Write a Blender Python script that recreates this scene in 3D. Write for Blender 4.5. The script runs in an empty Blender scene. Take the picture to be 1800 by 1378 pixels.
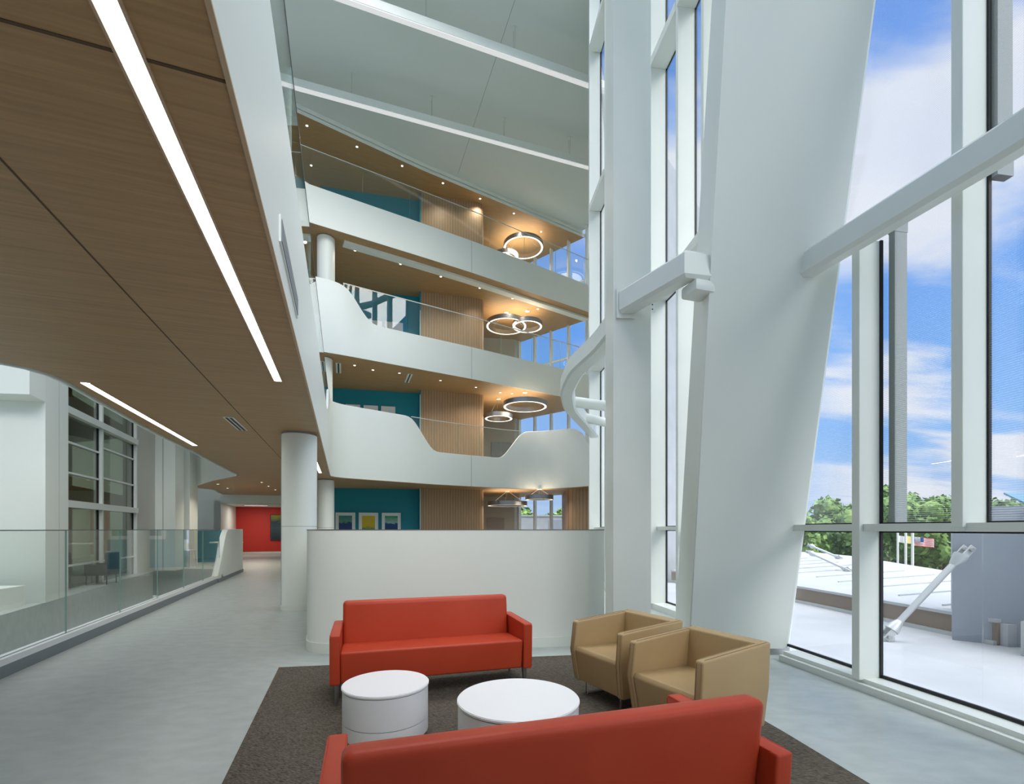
import bpy, bmesh, math, random
from mathutils import Vector, Matrix
random.seed(7)
SC = bpy.context.scene
COL = SC.collection
# ------------------------------------------------------------------ camera, sky, exposure
F = 835.0          # focal length in pixels of the 1800 px wide frame
E = 1.57           # eye height
HY = 930.0         # row of the horizon (the lens is shifted, verticals stay vertical)
cam = bpy.data.cameras.new('camera'); co = bpy.data.objects.new('camera', cam); COL.objects.link(co)
co.location = (0, 0, E); co.rotation_euler = (math.pi/2, 0, 0)
cam.sensor_width = 36; cam.sensor_fit = 'HORIZONTAL'; cam.lens = 36*F/1800
cam.shift_y = (HY-689)/1800; cam.clip_end = 2000; cam.clip_start = 0.05
SC.camera = co
SC.view_settings.view_transform = 'Standard'; SC.view_settings.look = 'None'
SC.view_settings.gamma = 1; SC.view_settings.use_curve_mapping = False
SC.view_settings.exposure = 0.0

def world():
    w = bpy.data.worlds.new('sky'); SC.world = w; w.use_nodes = True
    nt = w.node_tree; N = nt.nodes; L = nt.links; N.clear()
    def n(t, **k):
        x = N.new(t)
        for a, b in k.items(): setattr(x, a, b)
        return x
    def math_(op, a, b=None, c=None, clamp=False):
        m = n('ShaderNodeMath', operation=op); m.use_clamp = clamp
        for i, v in enumerate((a, b, c)):
            if v is None: continue
            if isinstance(v, (int, float)): m.inputs[i].default_value = v
            else: L.new(v, m.inputs[i])
        return m.outputs[0]
    tc = n('ShaderNodeTexCoord'); sp = n('ShaderNodeSeparateXYZ'); L.new(tc.outputs['Generated'], sp.inputs[0])
    z = sp.outputs[2]
    grad = n('ShaderNodeValToRGB'); L.new(z, grad.inputs[0])
    cr = grad.color_ramp
    cr.elements[0].position = 0.0; cr.elements[0].color = (0.50, 0.66, 0.92, 1)
    cr.elements[1].position = 0.75; cr.elements[1].color = (0.08, 0.26, 0.80, 1)
    e = cr.elements.new(0.16); e.color = (0.24, 0.50, 0.95, 1)
    e = cr.elements.new(0.4); e.color = (0.13, 0.37, 0.92, 1)
    den = math_('ADD', z, 0.22)
    u = math_('DIVIDE', sp.outputs[0], den); v = math_('DIVIDE', sp.outputs[1], den)
    cb = n('ShaderNodeCombineXYZ'); L.new(u, cb.inputs[0]); L.new(v, cb.inputs[1])
    mp = n('ShaderNodeMapping'); L.new(cb.outputs[0], mp.inputs[0])
    mp.inputs['Rotation'].default_value = (0, 0, 0.55); mp.inputs['Scale'].default_value = (0.8, 2.1, 1)
    mp.inputs['Location'].default_value = CLOUD_LOC
    no = n('ShaderNodeTexNoise'); L.new(mp.outputs[0], no.inputs['Vector'])
    no.inputs['Scale'].default_value = 1.1; no.inputs['Detail'].default_value = 9; no.inputs['Roughness'].default_value = 0.52
    no.inputs['Distortion'].default_value = 0.35
    bias = n('ShaderNodeFloatCurve'); L.new(z, bias.inputs[1])
    cu = bias.mapping.curves[0]
    for i_, (a_, b_) in enumerate([(0,.58),(.10,.60),(.16,.48),(.23,.58),(.33,.42),(.44,.66),(.55,.66),(.63,.50),(1,.5)]):
        if i_ == 0: cu.points[0].location = (a_, b_)
        elif a_ == 1: cu.points[-1].location = (a_, b_)
        else: cu.points.new(a_, b_)
    bias.mapping.update()
    nb = math_('ADD', no.outputs[0], math_('SUBTRACT', bias.outputs[0], 0.5))
    mk = n('ShaderNodeMapRange'); L.new(nb, mk.inputs[0])
    mk.inputs[1].default_value = 0.46; mk.inputs[2].default_value = 0.62; mk.interpolation_type = 'SMOOTHSTEP'
    # clouds thin out towards the far side (+Y), where the photo's windows show clear blue
    mky = n('ShaderNodeMapRange'); L.new(sp.outputs[1], mky.inputs[0])
    mky.inputs[1].default_value = 0.80; mky.inputs[2].default_value = 0.86; mky.inputs[3].default_value = 1.0; mky.inputs[4].default_value = 0.12
    mask = math_('MULTIPLY', mk.outputs[0], mky.outputs[0])
    mask = math_('MULTIPLY', mask, 0.93)
    n2 = n('ShaderNodeTexNoise'); L.new(mp.outputs[0], n2.inputs['Vector']); n2.inputs['Scale'].default_value = 2.4; n2.inputs['Detail'].default_value = 5
    cc = n('ShaderNodeMix', data_type='RGBA'); L.new(n2.outputs[0], cc.inputs[0])
    cc.inputs[6].default_value = (0.68, 0.75, 0.90, 1); cc.inputs[7].default_value = (1.0, 0.99, 0.99, 1)
    mx = n('ShaderNodeMix', data_type='RGBA'); L.new(mask, mx.inputs[0]); L.new(grad.outputs[0], mx.inputs[6]); L.new(cc.outputs[2], mx.inputs[7])
    # unseen glow added around the zenith to brighten the interior
    top = n('ShaderNodeMapRange'); L.new(z, top.inputs[0]); top.interpolation_type = 'SMOOTHSTEP'
    top.inputs[1].default_value = 0.74; top.inputs[2].default_value = 0.97; top.inputs[3].default_value = 0.0; top.inputs[4].default_value = ZENITH
    mz = n('ShaderNodeMix', data_type='RGBA'); mz.blend_type = 'ADD'; mz.inputs[0].default_value = 1.0
    tcol = n('ShaderNodeMix', data_type='RGBA'); tcol.blend_type = 'MIX'
    vm = n('ShaderNodeVectorMath', operation='SCALE'); vm.inputs[0].default_value = (1.0, 0.99, 0.95); L.new(top.outputs[0], vm.inputs['Scale'])
    L.new(mx.outputs[2], mz.inputs[6]); L.new(vm.outputs[0], mz.inputs[7])
    bg = n('ShaderNodeBackground'); L.new(mz.outputs[2], bg.inputs[0]); bg.inputs[1].default_value = SKY
    out = n('ShaderNodeOutputWorld'); L.new(bg.outputs[0], out.inputs[0])
CLOUD_LOC = (0.3, 1.7, 0)
ZENITH = 7.0
SUN_E = 2.6
SUN_D = (0.45, -0.68, 0.58)      # towards the sun
SKY = 1.0
world()
# the sun behind a broad bright veil of cloud: a very soft light from behind right
su = bpy.data.lights.new('sun', 'SUN'); su.energy = SUN_E; su.angle = math.radians(38); su.color = (1.0, 0.985, 0.95)
so = bpy.data.objects.new('sun', su); COL.objects.link(so)
so.rotation_euler = Vector(SUN_D).to_track_quat('Z', 'Y').to_euler()

# ------------------------------------------------------------------ measuring helpers
def G(x, y, z):            # a point of the plane at height z
    Y = F*(E-z)/(y-HY); return Vector(((x-900)*Y/F, Y, z))
def D(x, y, Y):            # a point at distance Y
    return Vector(((x-900)*Y/F, Y, E-(y-HY)*Y/F))
AX = Vector((-0.334, 0.9427, 0))       # long axis of the building
PX = Vector((0.9427, 0.334, 0))        # across it
ANG = math.atan2(PX.y, PX.x)

# ------------------------------------------------------------------ materials
MT = {}
def mat(name, col, rough=0.5, metal=0.0, spec=0.5, emis=None, estr=1.0, coat=0.0):
    m = bpy.data.materials.new(name); m.use_nodes = True
    b = m.node_tree.nodes['Principled BSDF']
    b.inputs['Base Color'].default_value = (*col, 1); b.inputs['Roughness'].default_value = rough
    b.inputs['Metallic'].default_value = metal; b.inputs['Specular IOR Level'].default_value = spec
    b.inputs['Coat Weight'].default_value = coat
    if emis: b.inputs['Emission Color'].default_value = (*emis, 1); b.inputs['Emission Strength'].default_value = estr
    MT[name] = m; return m
def nodes(m): return m.node_tree.nodes, m.node_tree.links, m.node_tree.nodes['Principled BSDF']
def noise_col(m, c1, c2, scale=(1,1,1), rot=0, nscale=5, detail=4, lo=0.35, hi=0.65, bump=0.0, bdist=0.002):
    N, L, b = nodes(m)
    tc = N.new('ShaderNodeTexCoord'); mp = N.new('ShaderNodeMapping'); L.new(tc.outputs['Object'], mp.inputs[0])
    mp0 = mp
    if rot:
        mp.inputs['Rotation'].default_value = (0, 0, rot)
        mp = N.new('ShaderNodeMapping'); L.new(mp0.outputs[0], mp.inputs[0])
    mp.inputs['Scale'].default_value = scale
    no = N.new('ShaderNodeTexNoise'); L.new(mp.outputs[0], no.inputs['Vector']); no.inputs['Scale'].default_value = nscale; no.inputs['Detail'].default_value = detail
    r = N.new('ShaderNodeMapRange'); L.new(no.outputs[0], r.inputs[0]); r.inputs[1].default_value = lo; r.inputs[2].default_value = hi
    mx = N.new('ShaderNodeMix'); mx.data_type = 'RGBA'; L.new(r.outputs[0], mx.inputs[0])
    mx.inputs[6].default_value = (*c1, 1); mx.inputs[7].default_value = (*c2, 1)
    L.new(mx.outputs[2], b.inputs['Base Color'])
    if bump:
        bp = N.new('ShaderNodeBump'); bp.inputs['Strength'].default_value = bump; bp.inputs['Distance'].default_value = bdist
        L.new(no.outputs[0], bp.inputs['Height']); L.new(bp.outputs[0], b.inputs['Normal'])
    return mx
mat('white', (0.79, 0.82, 0.80), 0.45)
noise_col(MT['white'], (0.785,0.825,0.765), (0.805,0.84,0.78), nscale=0.7)
mat('white_metal', (0.76, 0.79, 0.78), 0.35)
noise_col(MT['white_metal'], (0.75,0.79,0.73), (0.78,0.815,0.755), nscale=1.5)
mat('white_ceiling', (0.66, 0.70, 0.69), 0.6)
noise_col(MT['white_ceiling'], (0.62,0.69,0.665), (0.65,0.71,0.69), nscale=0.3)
mat('joint', (0.30, 0.32, 0.32), 0.7)
mat('floor', (0.50, 0.53, 0.53), 0.38, spec=0.35)
noise_col(MT['floor'], (0.40,0.445,0.425), (0.46,0.505,0.485), scale=(1,1.6,1), nscale=5, detail=12, bump=0.1, bdist=0.001)
mat('wood', (0.5, 0.33, 0.2), 0.5)
def wood(name, c1, c2, rot, vert=False):
    m = mat(name, c1, 0.5)
    sc = (1.0, 26.0, 26.0)
    if vert: sc = (26, 26, 1.0)
    noise_col(m, c1, c2, scale=sc, rot=rot, nscale=1.6, detail=6, lo=0.3, hi=0.7)
    return m
wood('wood_soffit', (0.36,0.215,0.092), (0.46,0.285,0.13), -ANG)
# slatted wood wall: upright grain with regular narrow boards
def slat_mat():
    m = wood('wood_slat', (0.36,0.225,0.12), (0.46,0.30,0.17), 0, True)
    N, L, b = nodes(m); src = b.inputs['Base Color'].links[0].from_socket
    tc = N.new('ShaderNodeTexCoord'); sp = N.new('ShaderNodeSeparateXYZ'); L.new(tc.outputs['Object'], sp.inputs[0])
    a = N.new('ShaderNodeMath'); a.operation = 'MULTIPLY_ADD'; a.inputs[1].default_value = 0.27; L.new(sp.outputs[1], a.inputs[0]); L.new(sp.outputs[0], a.inputs[2])
    s = N.new('ShaderNodeMath'); s.operation = 'MULTIPLY'; s.inputs[1].default_value = 1/0.13; L.new(a.outputs[0], s.inputs[0])
    f = N.new('ShaderNodeMath'); f.operation = 'FRACT'; L.new(s.outputs[0], f.inputs[0])
    g = N.new('ShaderNodeMath'); g.operation = 'LESS_THAN'; g.inputs[1].default_value = 0.22; L.new(f.outputs[0], g.inputs[0])
    mx = N.new('ShaderNodeMix'); mx.data_type = 'RGBA'; mx.blend_type = 'MULTIPLY'; L.new(g.outputs[0], mx.inputs[0]); L.new(src, mx.inputs[6]); mx.inputs[7].default_value = (0.66,0.64,0.62,1)
    L.new(mx.outputs[2], b.inputs['Base Color'])
slat_mat()
mat('wood_edge', (0.55, 0.40, 0.26), 0.5)
mat('seam', (0.10, 0.06, 0.03), 0.8)
mat('teal', (0.0, 0.23, 0.31), 0.6)
mat('red_wall', (0.62, 0.035, 0.022), 0.6)
mat('beige_wall', (0.50, 0.50, 0.44), 0.6)
mat('door_grey', (0.34, 0.31, 0.29), 0.5)
def vinyl(name, c1, c2):
    m = mat(name, c1, 0.42, spec=0.25)
    noise_col(m, c1, c2, nscale=2.2, detail=3, lo=0.3, hi=0.7)
    N, L, b = nodes(m)
    tc = N.new('ShaderNodeTexCoord'); no = N.new('ShaderNodeTexNoise'); L.new(tc.outputs['Object'], no.inputs[0]); no.inputs['Scale'].default_value = 260
    bp = N.new('ShaderNodeBump'); bp.inputs['Strength'].default_value = 0.2; bp.inputs['Distance'].default_value = 0.001
    L.new(no.outputs[0], bp.inputs['Height']); L.new(bp.outputs[0], b.inputs['Normal'])
vinyl('orange_vinyl', (0.43,0.047,0.018), (0.48,0.058,0.023))
vinyl('tan_leather', (0.43,0.30,0.15), (0.47,0.335,0.17))
mat('stitch', (0.30,0.20,0.10), 0.6)
mat('piping', (0.45,0.04,0.015), 0.6)
mat('chrome', (0.85,0.86,0.87), 0.15, 1.0)
mat('brushed', (0.42,0.43,0.44), 0.35, 1.0)
mat('steel_cap', (0.20,0.20,0.20), 0.35, 0.6)
mat('laminate', (0.86,0.87,0.87), 0.35)
mat('groove', (0.16,0.16,0.16), 0.6)
mat('gasket', (0.006,0.006,0.006), 0.5)
mat('black', (0.012,0.012,0.014), 0.5)
mat('rug', (0.10,0.085,0.065), 0.95, spec=0.1)
mxr = noise_col(MT['rug'], (0.035,0.03,0.023), (0.19,0.165,0.13), scale=(1,7,1), rot=0.35, nscale=42, detail=6, lo=0.33, hi=0.68, bump=0.7, bdist=0.004)
mat('dark_grey', (0.05,0.05,0.055), 0.5)
mat('grille', (0.22,0.25,0.27), 0.5)
mat('light_strip', (1,1,1), 0.5, emis=(1.0,0.98,0.94), estr=7.0)
mat('pendant_lens', (0.5,0.5,0.5), 0.5, emis=(1.0,1.0,1.0), estr=0.5)
mat('ring_lens', (1,1,1), 0.5, emis=(1.0,0.90,0.76), estr=1.9)
mat('ring_uplight', (1,1,1), 0.5, emis=(1.0,0.78,0.5), estr=6.0)
mat('downlight', (1,1,1), 0.5, emis=(1.0,0.93,0.8), estr=6.0)
mat('ring_metal', (0.33,0.33,0.33), 0.35, 0.8)
def glassy(name, tint, gloss=1.0, ior=1.5, frit=0.0, rough=0.0):
    m = bpy.data.materials.new(name); m.use_nodes = True; nt = m.node_tree; N = nt.nodes; L = nt.links; N.clear()
    t = N.new('ShaderNodeBsdfTransparent'); t.inputs[0].default_value = (*tint, 1)
    g = N.new('ShaderNodeBsdfGlossy'); g.inputs['Roughness'].default_value = rough; g.inputs[0].default_value = (gloss, gloss, gloss, 1)
    f0 = ((ior-1)/(ior+1))**2
    lw = N.new('ShaderNodeLayerWeight'); lw.inputs[0].default_value = 0.5
    pw = N.new('ShaderNodeMath'); pw.operation = 'POWER'; L.new(lw.outputs[1], pw.inputs[0]); pw.inputs[1].default_value = 5.0
    fr = N.new('ShaderNodeMath'); fr.operation = 'MULTIPLY_ADD'; L.new(pw.outputs[0], fr.inputs[0]); fr.inputs[1].default_value = 1-f0; fr.inputs[2].default_value = f0
    mx = N.new('ShaderNodeMixShader'); L.new(fr.outputs[0], mx.inputs[0]); L.new(t.outputs[0], mx.inputs[1]); L.new(g.outputs[0], mx.inputs[2])
    last = mx.outputs[0]
    if frit:
        tc = N.new('ShaderNodeTexCoord'); sp = N.new('ShaderNodeSeparateXYZ'); L.new(tc.outputs['Object'], sp.inputs[0])
        s = N.new('ShaderNodeMath'); s.operation = 'MULTIPLY'; s.inputs[1].default_value = 55; L.new(sp.outputs[2], s.inputs[0])
        f = N.new('ShaderNodeMath'); f.operation = 'FRACT'; L.new(s.outputs[0], f.inputs[0])
        gt = N.new('ShaderNodeMath'); gt.operation = 'LESS_THAN'; gt.inputs[1].default_value = 0.35; L.new(f.outputs[0], gt.inputs[0])
        ms = N.new('ShaderNodeMath'); ms.operation = 'MULTIPLY'; ms.inputs[1].default_value = frit; L.new(gt.outputs[0], ms.inputs[0])
        df = N.new('ShaderNodeBsdfTranslucent'); df.inputs[0].default_value = (0.8,0.82,0.85,1)
        m2 = N.new('ShaderNodeMixShader'); L.new(ms.outputs[0], m2.inputs[0]); L.new(last, m2.inputs[1]); L.new(df.outputs[0], m2.inputs[2]); last = m2.outputs[0]
    o = N.new('ShaderNodeOutputMaterial'); L.new(last, o.inputs[0])
    MT[name] = m; return m
glassy('rail_glass', (0.965, 0.985, 0.975))
glassy('window_glass', (0.985, 0.99, 0.99))
glassy('frit_glass', (0.985, 0.99, 0.99), frit=0.12)
glassy('tinted_glass', (0.55, 0.60, 0.50), ior=1.9)
mat('glass_edge', (0.30, 0.50, 0.45), 0.15, spec=0.8)
mat('roof_white', (0.45,0.47,0.50), 0.6)
noise_col(MT['roof_white'], (0.40,0.425,0.45), (0.46,0.48,0.505), scale=(1,1,1), nscale=1.3, detail=8, lo=0.3, hi=0.6)
mat('brown_mesh', (0.24,0.18,0.14), 0.7)
mat('grey_panel', (0.30,0.34,0.39), 0.6)
mat('asphalt', (0.10,0.12,0.09), 0.9)
mat('leaf', (0.13,0.25,0.05), 0.7); noise_col(MT['leaf'], (0.07,0.16,0.03), (0.24,0.38,0.09), nscale=1.2, detail=3)
mat('leaf_dark', (0.07,0.15,0.03), 0.7); noise_col(MT['leaf_dark'], (0.035,0.09,0.02), (0.12,0.22,0.06), nscale=1.2, detail=3)
mat('bark', (0.12,0.09,0.06), 0.9)
mat('flag_white', (0.85,0.85,0.82), 0.7); mat('flag_red', (0.6,0.03,0.05), 0.7); mat('flag_blue', (0.03,0.06,0.25), 0.7); mat('flag_yellow', (0.75,0.65,0.25), 0.7)
mat('reflection_grey', (0.22,0.25,0.24), 0.6)  # shade of the reflected mullion put into the colour
mat('cladding', (0.72,0.76,0.80), 0.5)
mat('blue_roof', (0.10,0.22,0.30), 0.5)
mat('galv', (0.50,0.53,0.54), 0.45, 0.4)

# ------------------------------------------------------------------ object helpers
def tag(o, label=None, cat=None, group=None, kind=None):
    if label: o['label'] = label
    if cat: o['category'] = cat
    if group: o['group'] = group
    if kind: o['kind'] = kind
    return o
def finish(bm, ang=35):
    bmesh.ops.recalc_face_normals(bm, faces=bm.faces)
    for f in bm.faces: f.smooth = True
    for e in bm.edges:
        if len(e.link_faces) == 2:
            if e.calc_face_angle(0) > math.radians(ang): e.smooth = False
        else: e.smooth = False
def obj(name, bm, m, parent=None, ang=35, fin=True):
    if fin: finish(bm, ang)
    me = bpy.data.meshes.new(name); bm.to_mesh(me); bm.free()
    for x in (m if isinstance(m, (list, tuple)) else [m]): me.materials.append(MT[x])
    o = bpy.data.objects.new(name, me); COL.objects.link(o)
    if parent: o.parent = parent
    return o
def empty(name, loc, rz=0, label=None, cat=None, group=None):
    o = bpy.data.objects.new(name, None); COL.objects.link(o); o.location = loc; o.rotation_euler = (0,0,rz); o.empty_display_size = 0.2
    tag(o, label, cat, group); return o
def copy_tree(o, parent=None):
    c = o.copy(); COL.objects.link(c); c.parent = parent
    for k in ('label',):
        pass
    for ch in list(o.children): copy_tree(ch, c)
    return c
def struct(o): o['kind'] = 'structure'; return o
def B(): return bmesh.new()
def box(bm, c, s, rz=0, mi=0, bev=0.0, seg=2, rx=0, ry=0):
    M = Matrix.Translation(Vector(c)) @ Matrix.Rotation(rz, 4, 'Z') @ Matrix.Rotation(ry, 4, 'Y') @ Matrix.Rotation(rx, 4, 'X') @ Matrix.Diagonal((s[0], s[1], s[2], 1))
    r = bmesh.ops.create_cube(bm, size=1, matrix=M)
    vs = r['verts']; fs = set(f for v in vs for f in v.link_faces)
    for f in fs: f.material_index = mi
    if bev:
        es = list(set(e for v in vs for e in v.link_edges))
        bmesh.ops.bevel(bm, geom=es, offset=bev, segments=seg, affect='EDGES', profile=0.6)
    return vs
def bx(bm, x0, x1, y0, y1, z0, z1, **k):
    return box(bm, ((x0+x1)/2, (y0+y1)/2, (z0+z1)/2), (x1-x0, y1-y0, z1-z0), **k)
def prism(bm, pts, z0, z1, mi=0, mtop=None, mbot=None):
    lo = [bm.verts.new((p[0], p[1], z0)) for p in pts]; hi = [bm.verts.new((p[0], p[1], z1)) for p in pts]
    n = len(pts)
    for i in range(n):
        f = bm.faces.new((lo[i], lo[(i+1)%n], hi[(i+1)%n], hi[i])); f.material_index = mi
    f = bm.faces.new(hi); f.material_index = mi if mtop is None else mtop
    f = bm.faces.new(lo[::-1]); f.material_index = mi if mbot is None else mbot
def cyl(bm, c, r, z0, z1, n=40, r2=None, mi=0):
    r2 = r if r2 is None else r2
    res = bmesh.ops.create_cone(bm, cap_ends=True, segments=n, radius1=r, radius2=r2, depth=z1-z0, matrix=Matrix.Translation((c[0], c[1], (z0+z1)/2)))
    for f in set(f for v in res['verts'] for f in v.link_faces): f.material_index = mi
def ring(bm, c, ro, ri, z0, z1, n=48, mi=0):
    vs = []
    for i in range(n):
        a = 2*math.pi*i/n; ca, sa = math.cos(a), math.sin(a)
        vs.append([bm.verts.new((c[0]+r*ca, c[1]+r*sa, z)) for r, z in ((ro,z0),(ro,z1),(ri,z1),(ri,z0))])
    for i in range(n):
        a, b = vs[i], vs[(i+1)%n]
        for k in range(4):
            f = bm.faces.new((a[k], b[k], b[(k+1)%4], a[(k+1)%4])); f.material_index = mi
def tube(bm, pts, r, n=8, mi=0, cap=True):
    pts = [Vector(p) for p in pts]; rings = []
    for i, p in enumerate(pts):
        t = (pts[min(i+1, len(pts)-1)] - pts[max(i-1, 0)]).normalized()
        a = Vector((0,0,1)) if abs(t.z) < 0.9 else Vector((1,0,0))
        u = t.cross(a).normalized(); v = t.cross(u).normalized()
        rr = r[i] if isinstance(r, (list, tuple)) else r
        rings.append([bm.verts.new(p + (u*math.cos(2*math.pi*k/n) + v*math.sin(2*math.pi*k/n))*rr) for k in range(n)])
    for a, b in zip(rings, rings[1:]):
        for k in range(n):
            f = bm.faces.new((a[k], a[(k+1)%n], b[(k+1)%n], b[k])); f.material_index = mi
    if cap: bm.faces.new(rings[0][::-1]); bm.faces.new(rings[-1])
def resample(pts, step=0.15, smooth=0):
    """pts: tuples of any length (first two are X, Y)."""
    out = [tuple(pts[0])]
    for a, b in zip(pts, pts[1:]):
        d = math.hypot(b[0]-a[0], b[1]-a[1]); n = max(1, int(round(d/step)))
        for k in range(1, n+1): out.append(tuple(a[j]+(b[j]-a[j])*k/n for j in range(len(a))))
    for _ in range(smooth):
        out = [out[0]] + [tuple((out[i-1][j]+2*out[i][j]+out[i+1][j])/4 for j in range(len(out[0]))) for i in range(1, len(out)-1)] + [out[-1]]
    return out
def normals(path):
    ns = []
    for i in range(len(path)):
        a = path[max(i-1, 0)]; b = path[min(i+1, len(path)-1)]
        t = Vector((b[0]-a[0], b[1]-a[1])).normalized(); ns.append(Vector((-t.y, t.x)))   # left of travel
    return ns
def band(bm, path, thick, z0, z1, mi=0, edge=None, bev=0.0):
    """A wall of the given thickness to the left of the path; z0, z1 numbers or lists."""
    ns = normals(path); rows = []
    for i, p in enumerate(path):
        a = z0[i] if isinstance(z0, list) else z0; b = z1[i] if isinstance(z1, list) else z1
        o = (p[0]+ns[i].x*thick, p[1]+ns[i].y*thick)
        if bev:
            k = bev; q = (p[0]+ns[i].x*k, p[1]+ns[i].y*k)
            rows.append([bm.verts.new(c) for c in ((p[0],p[1],a),(p[0],p[1],b-k),(p[0]+ns[i].x*k*.3,p[1]+ns[i].y*k*.3,b-k*.3),(q[0],q[1],b),(o[0],o[1],b),(o[0],o[1],a))])
        else:
            rows.append([bm.verts.new(c) for c in ((p[0],p[1],a),(p[0],p[1],b),(o[0],o[1],b),(o[0],o[1],a))])
    m = len(rows[0])
    for r, s in zip(rows, rows[1:]):
        for k in range(m):
            f = bm.faces.new((r[k], s[k], s[(k+1)%m], r[(k+1)%m])); f.material_index = mi
            if edge is not None and m == 4 and k == 1: f.material_index = edge
    for r in (rows[0][::-1], rows[-1]):
        f = bm.faces.new(r); f.material_index = mi if edge is None else edge
def arclen(path):
    s = [0.0]
    for a, b in zip(path, path[1:]): s.append(s[-1]+math.hypot(b[0]-a[0], b[1]-a[1]))
    return s
def at_s(path, s, t):
    for i in range(len(s)-1):
        if s[i+1] >= t:
            k = (t-s[i])/max(1e-9, s[i+1]-s[i]); return tuple(path[i][j]+(path[i+1][j]-path[i][j])*k for j in range(len(path[0])))
    return path[-1]
def glass_rail(root, path, zb, zt, cuts, off=0.04, thick=0.014, cap='steel_cap', capw=0.02, glass='rail_glass', rail=True, capz=0.012):
    """Glass panels between the arc lengths in cuts; zb = function of the point or number. The children of root."""
    s = arclen(path)
    for a, b in zip(cuts, cuts[1:]):
        n = max(1, int((b-a)/0.2)); sub = [at_s(path, s, a+0.006+(b-a-0.012)*k/n) for k in range(n+1)]
        ns = normals(sub); sub2 = [(p[0]+ns[i].x*off, p[1]+ns[i].y*off) for i, p in enumerate(sub)]
        z0 = [zb(p) if callable(zb) else zb for p in sub]
        bm = B(); band(bm, sub2, thick, z0, zt, 0, 1)
        obj('glass_panel', bm, [glass, 'glass_edge'], root)
    if rail:
        n = int((cuts[-1]-cuts[0])/0.2); sub = [at_s(path, s, cuts[0]+(cuts[-1]-cuts[0])*k/n) for k in range(n+1)]
        ns = normals(sub); sub2 = [(p[0]+ns[i].x*(off-0.004), p[1]+ns[i].y*(off-0.004)) for i, p in enumerate(sub)]
        bm = B(); band(bm, sub2, capw, zt, zt+capz); obj('top_rail', bm, cap, root)

# ------------------------------------------------------------------ levels
CZ = [3.45, 8.02, 12.59, 17.16]         # wood soffits
FZ = [0.0, 4.57, 9.14, 13.71]           # floors
RH = 1.57                               # guard height
def bridge_x(Y): return -0.354*Y - 0.475
# plan of the guard lines of the balconies: X, Y, top of the white upstand
L2 = [(bridge_x(Y), Y, z) for Y, z in ((-4, 5.0), (13.6, 5.0), (14.6, 5.3), (15.3, 6.14), (16.9, 6.14))] + \
     [(-6.15,17.45,6.14),(-5.4,18.1,6.14),(-4.05,19.25,6.14),(-3.30,19.9,4.82),(-1.79,20.9,4.82),(-0.42,21.75,4.82),(0.50,22.15,6.14),(1.1,22.2,6.14),(1.92,21.9,6.14),(2.75,21.35,6.12),(3.05,21.1,5.9),(3.5,20.6,4.9),(4.6,19.2,4.82)]
L3 = [(-13,13.6,10.71),(-7.2,17.1,10.71),(-6.55,17.45,10.71),(-6.1,17.7,10.6),(-5.55,18.05,9.6),(-5.3,18.2,9.4),(-3.68,19.2,9.4),(-1.73,20.4,9.4),(2.52,23.2,9.4),(5.2,25.0,9.4)]
L4 = [(-13,13.6,13.97),(-7.2,17.1,13.97),(-3.68,19.2,13.97),(-1.73,20.4,13.97),(2.52,23.2,13.97),(5.2,25.0,13.97)]
RF = [(-13,14.4),(-8.0,17.8),(-3.95,20.6),(3.85,25.4)]
def rs(p): return resample(p, 0.15, 3)
P2, P3, P4, PR = rs(L2), rs(L3), rs(L4), rs(RF)

# ------------------------------------------------------------------ floor of the lounge, bridge and far side
def gl_line():   # plan of the curved curtain wall's glass
    return [(3.3,-6),(3.75,-2),(3.93,0.8),(3.92,2.2),(3.83,3.55),(3.62,4.71),(3.44,5.71),(3.31,7.0),(3.22,8.35),(3.05,9.5),(2.86,11),(2.52,13.65),(2.72,14.6)]
GL = resample(gl_line(), 0.2, 3)
def railx(Y): return -0.3655*Y-3.53
par = [(bridge_x(16.5)+0.05,16.5),(bridge_x(7.3),7.3),(-2.80,6.5),(-2.62,6.05),(-2.25,5.96),(-1.4,6.05),(0.26,6.30),(1.25,6.44)]
_pf = resample(par, 0.08, 5); _pf = [(p[0]+n.x*0.08, p[1]+n.y*0.08) for p, n in zip(_pf, normals(_pf))]
bm = B()
lounge = [(railx(-6)-0.1,-6),(railx(18.4)-.1,18.4),(-14.6,19.2),(-25,16.5),(-25,40),(7,40),(7,27),(4.6,25.2),(-3.6,19.8),(-6.3,17.4)]
lounge += [(bridge_x(16.9), 16.9)] + _pf + [(1.3,6.9)]
lounge += [(1.15,8.6),(1.3,10.6),(2.1,13.0)] + [(p[0]+0.1, p[1]) for p in reversed(GL) if p[1] < 13.4]
prism(bm, lounge, -1.1, 0, 0, 0, 1)
struct(obj('floor', bm, ['floor', 'white']))
# floor across the void on the left
bm = B(); prism(bm, [(-6.0,0),(-9.36,8.74),(-13.3,17.6),(-14.6,19.2),(-25,16.5),(-25,0)], -1.1, -0.001, 0)
struct(obj('floor', bm, ['floor']))
# ground floor at the bottom of the voids
bm = B(); prism(bm, [(-25,-6),(-25,30),(6,30),(3,12),(3,-6)], -4.8, -4.57, 0)
struct(obj('floor', bm, ['floor']))

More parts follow.
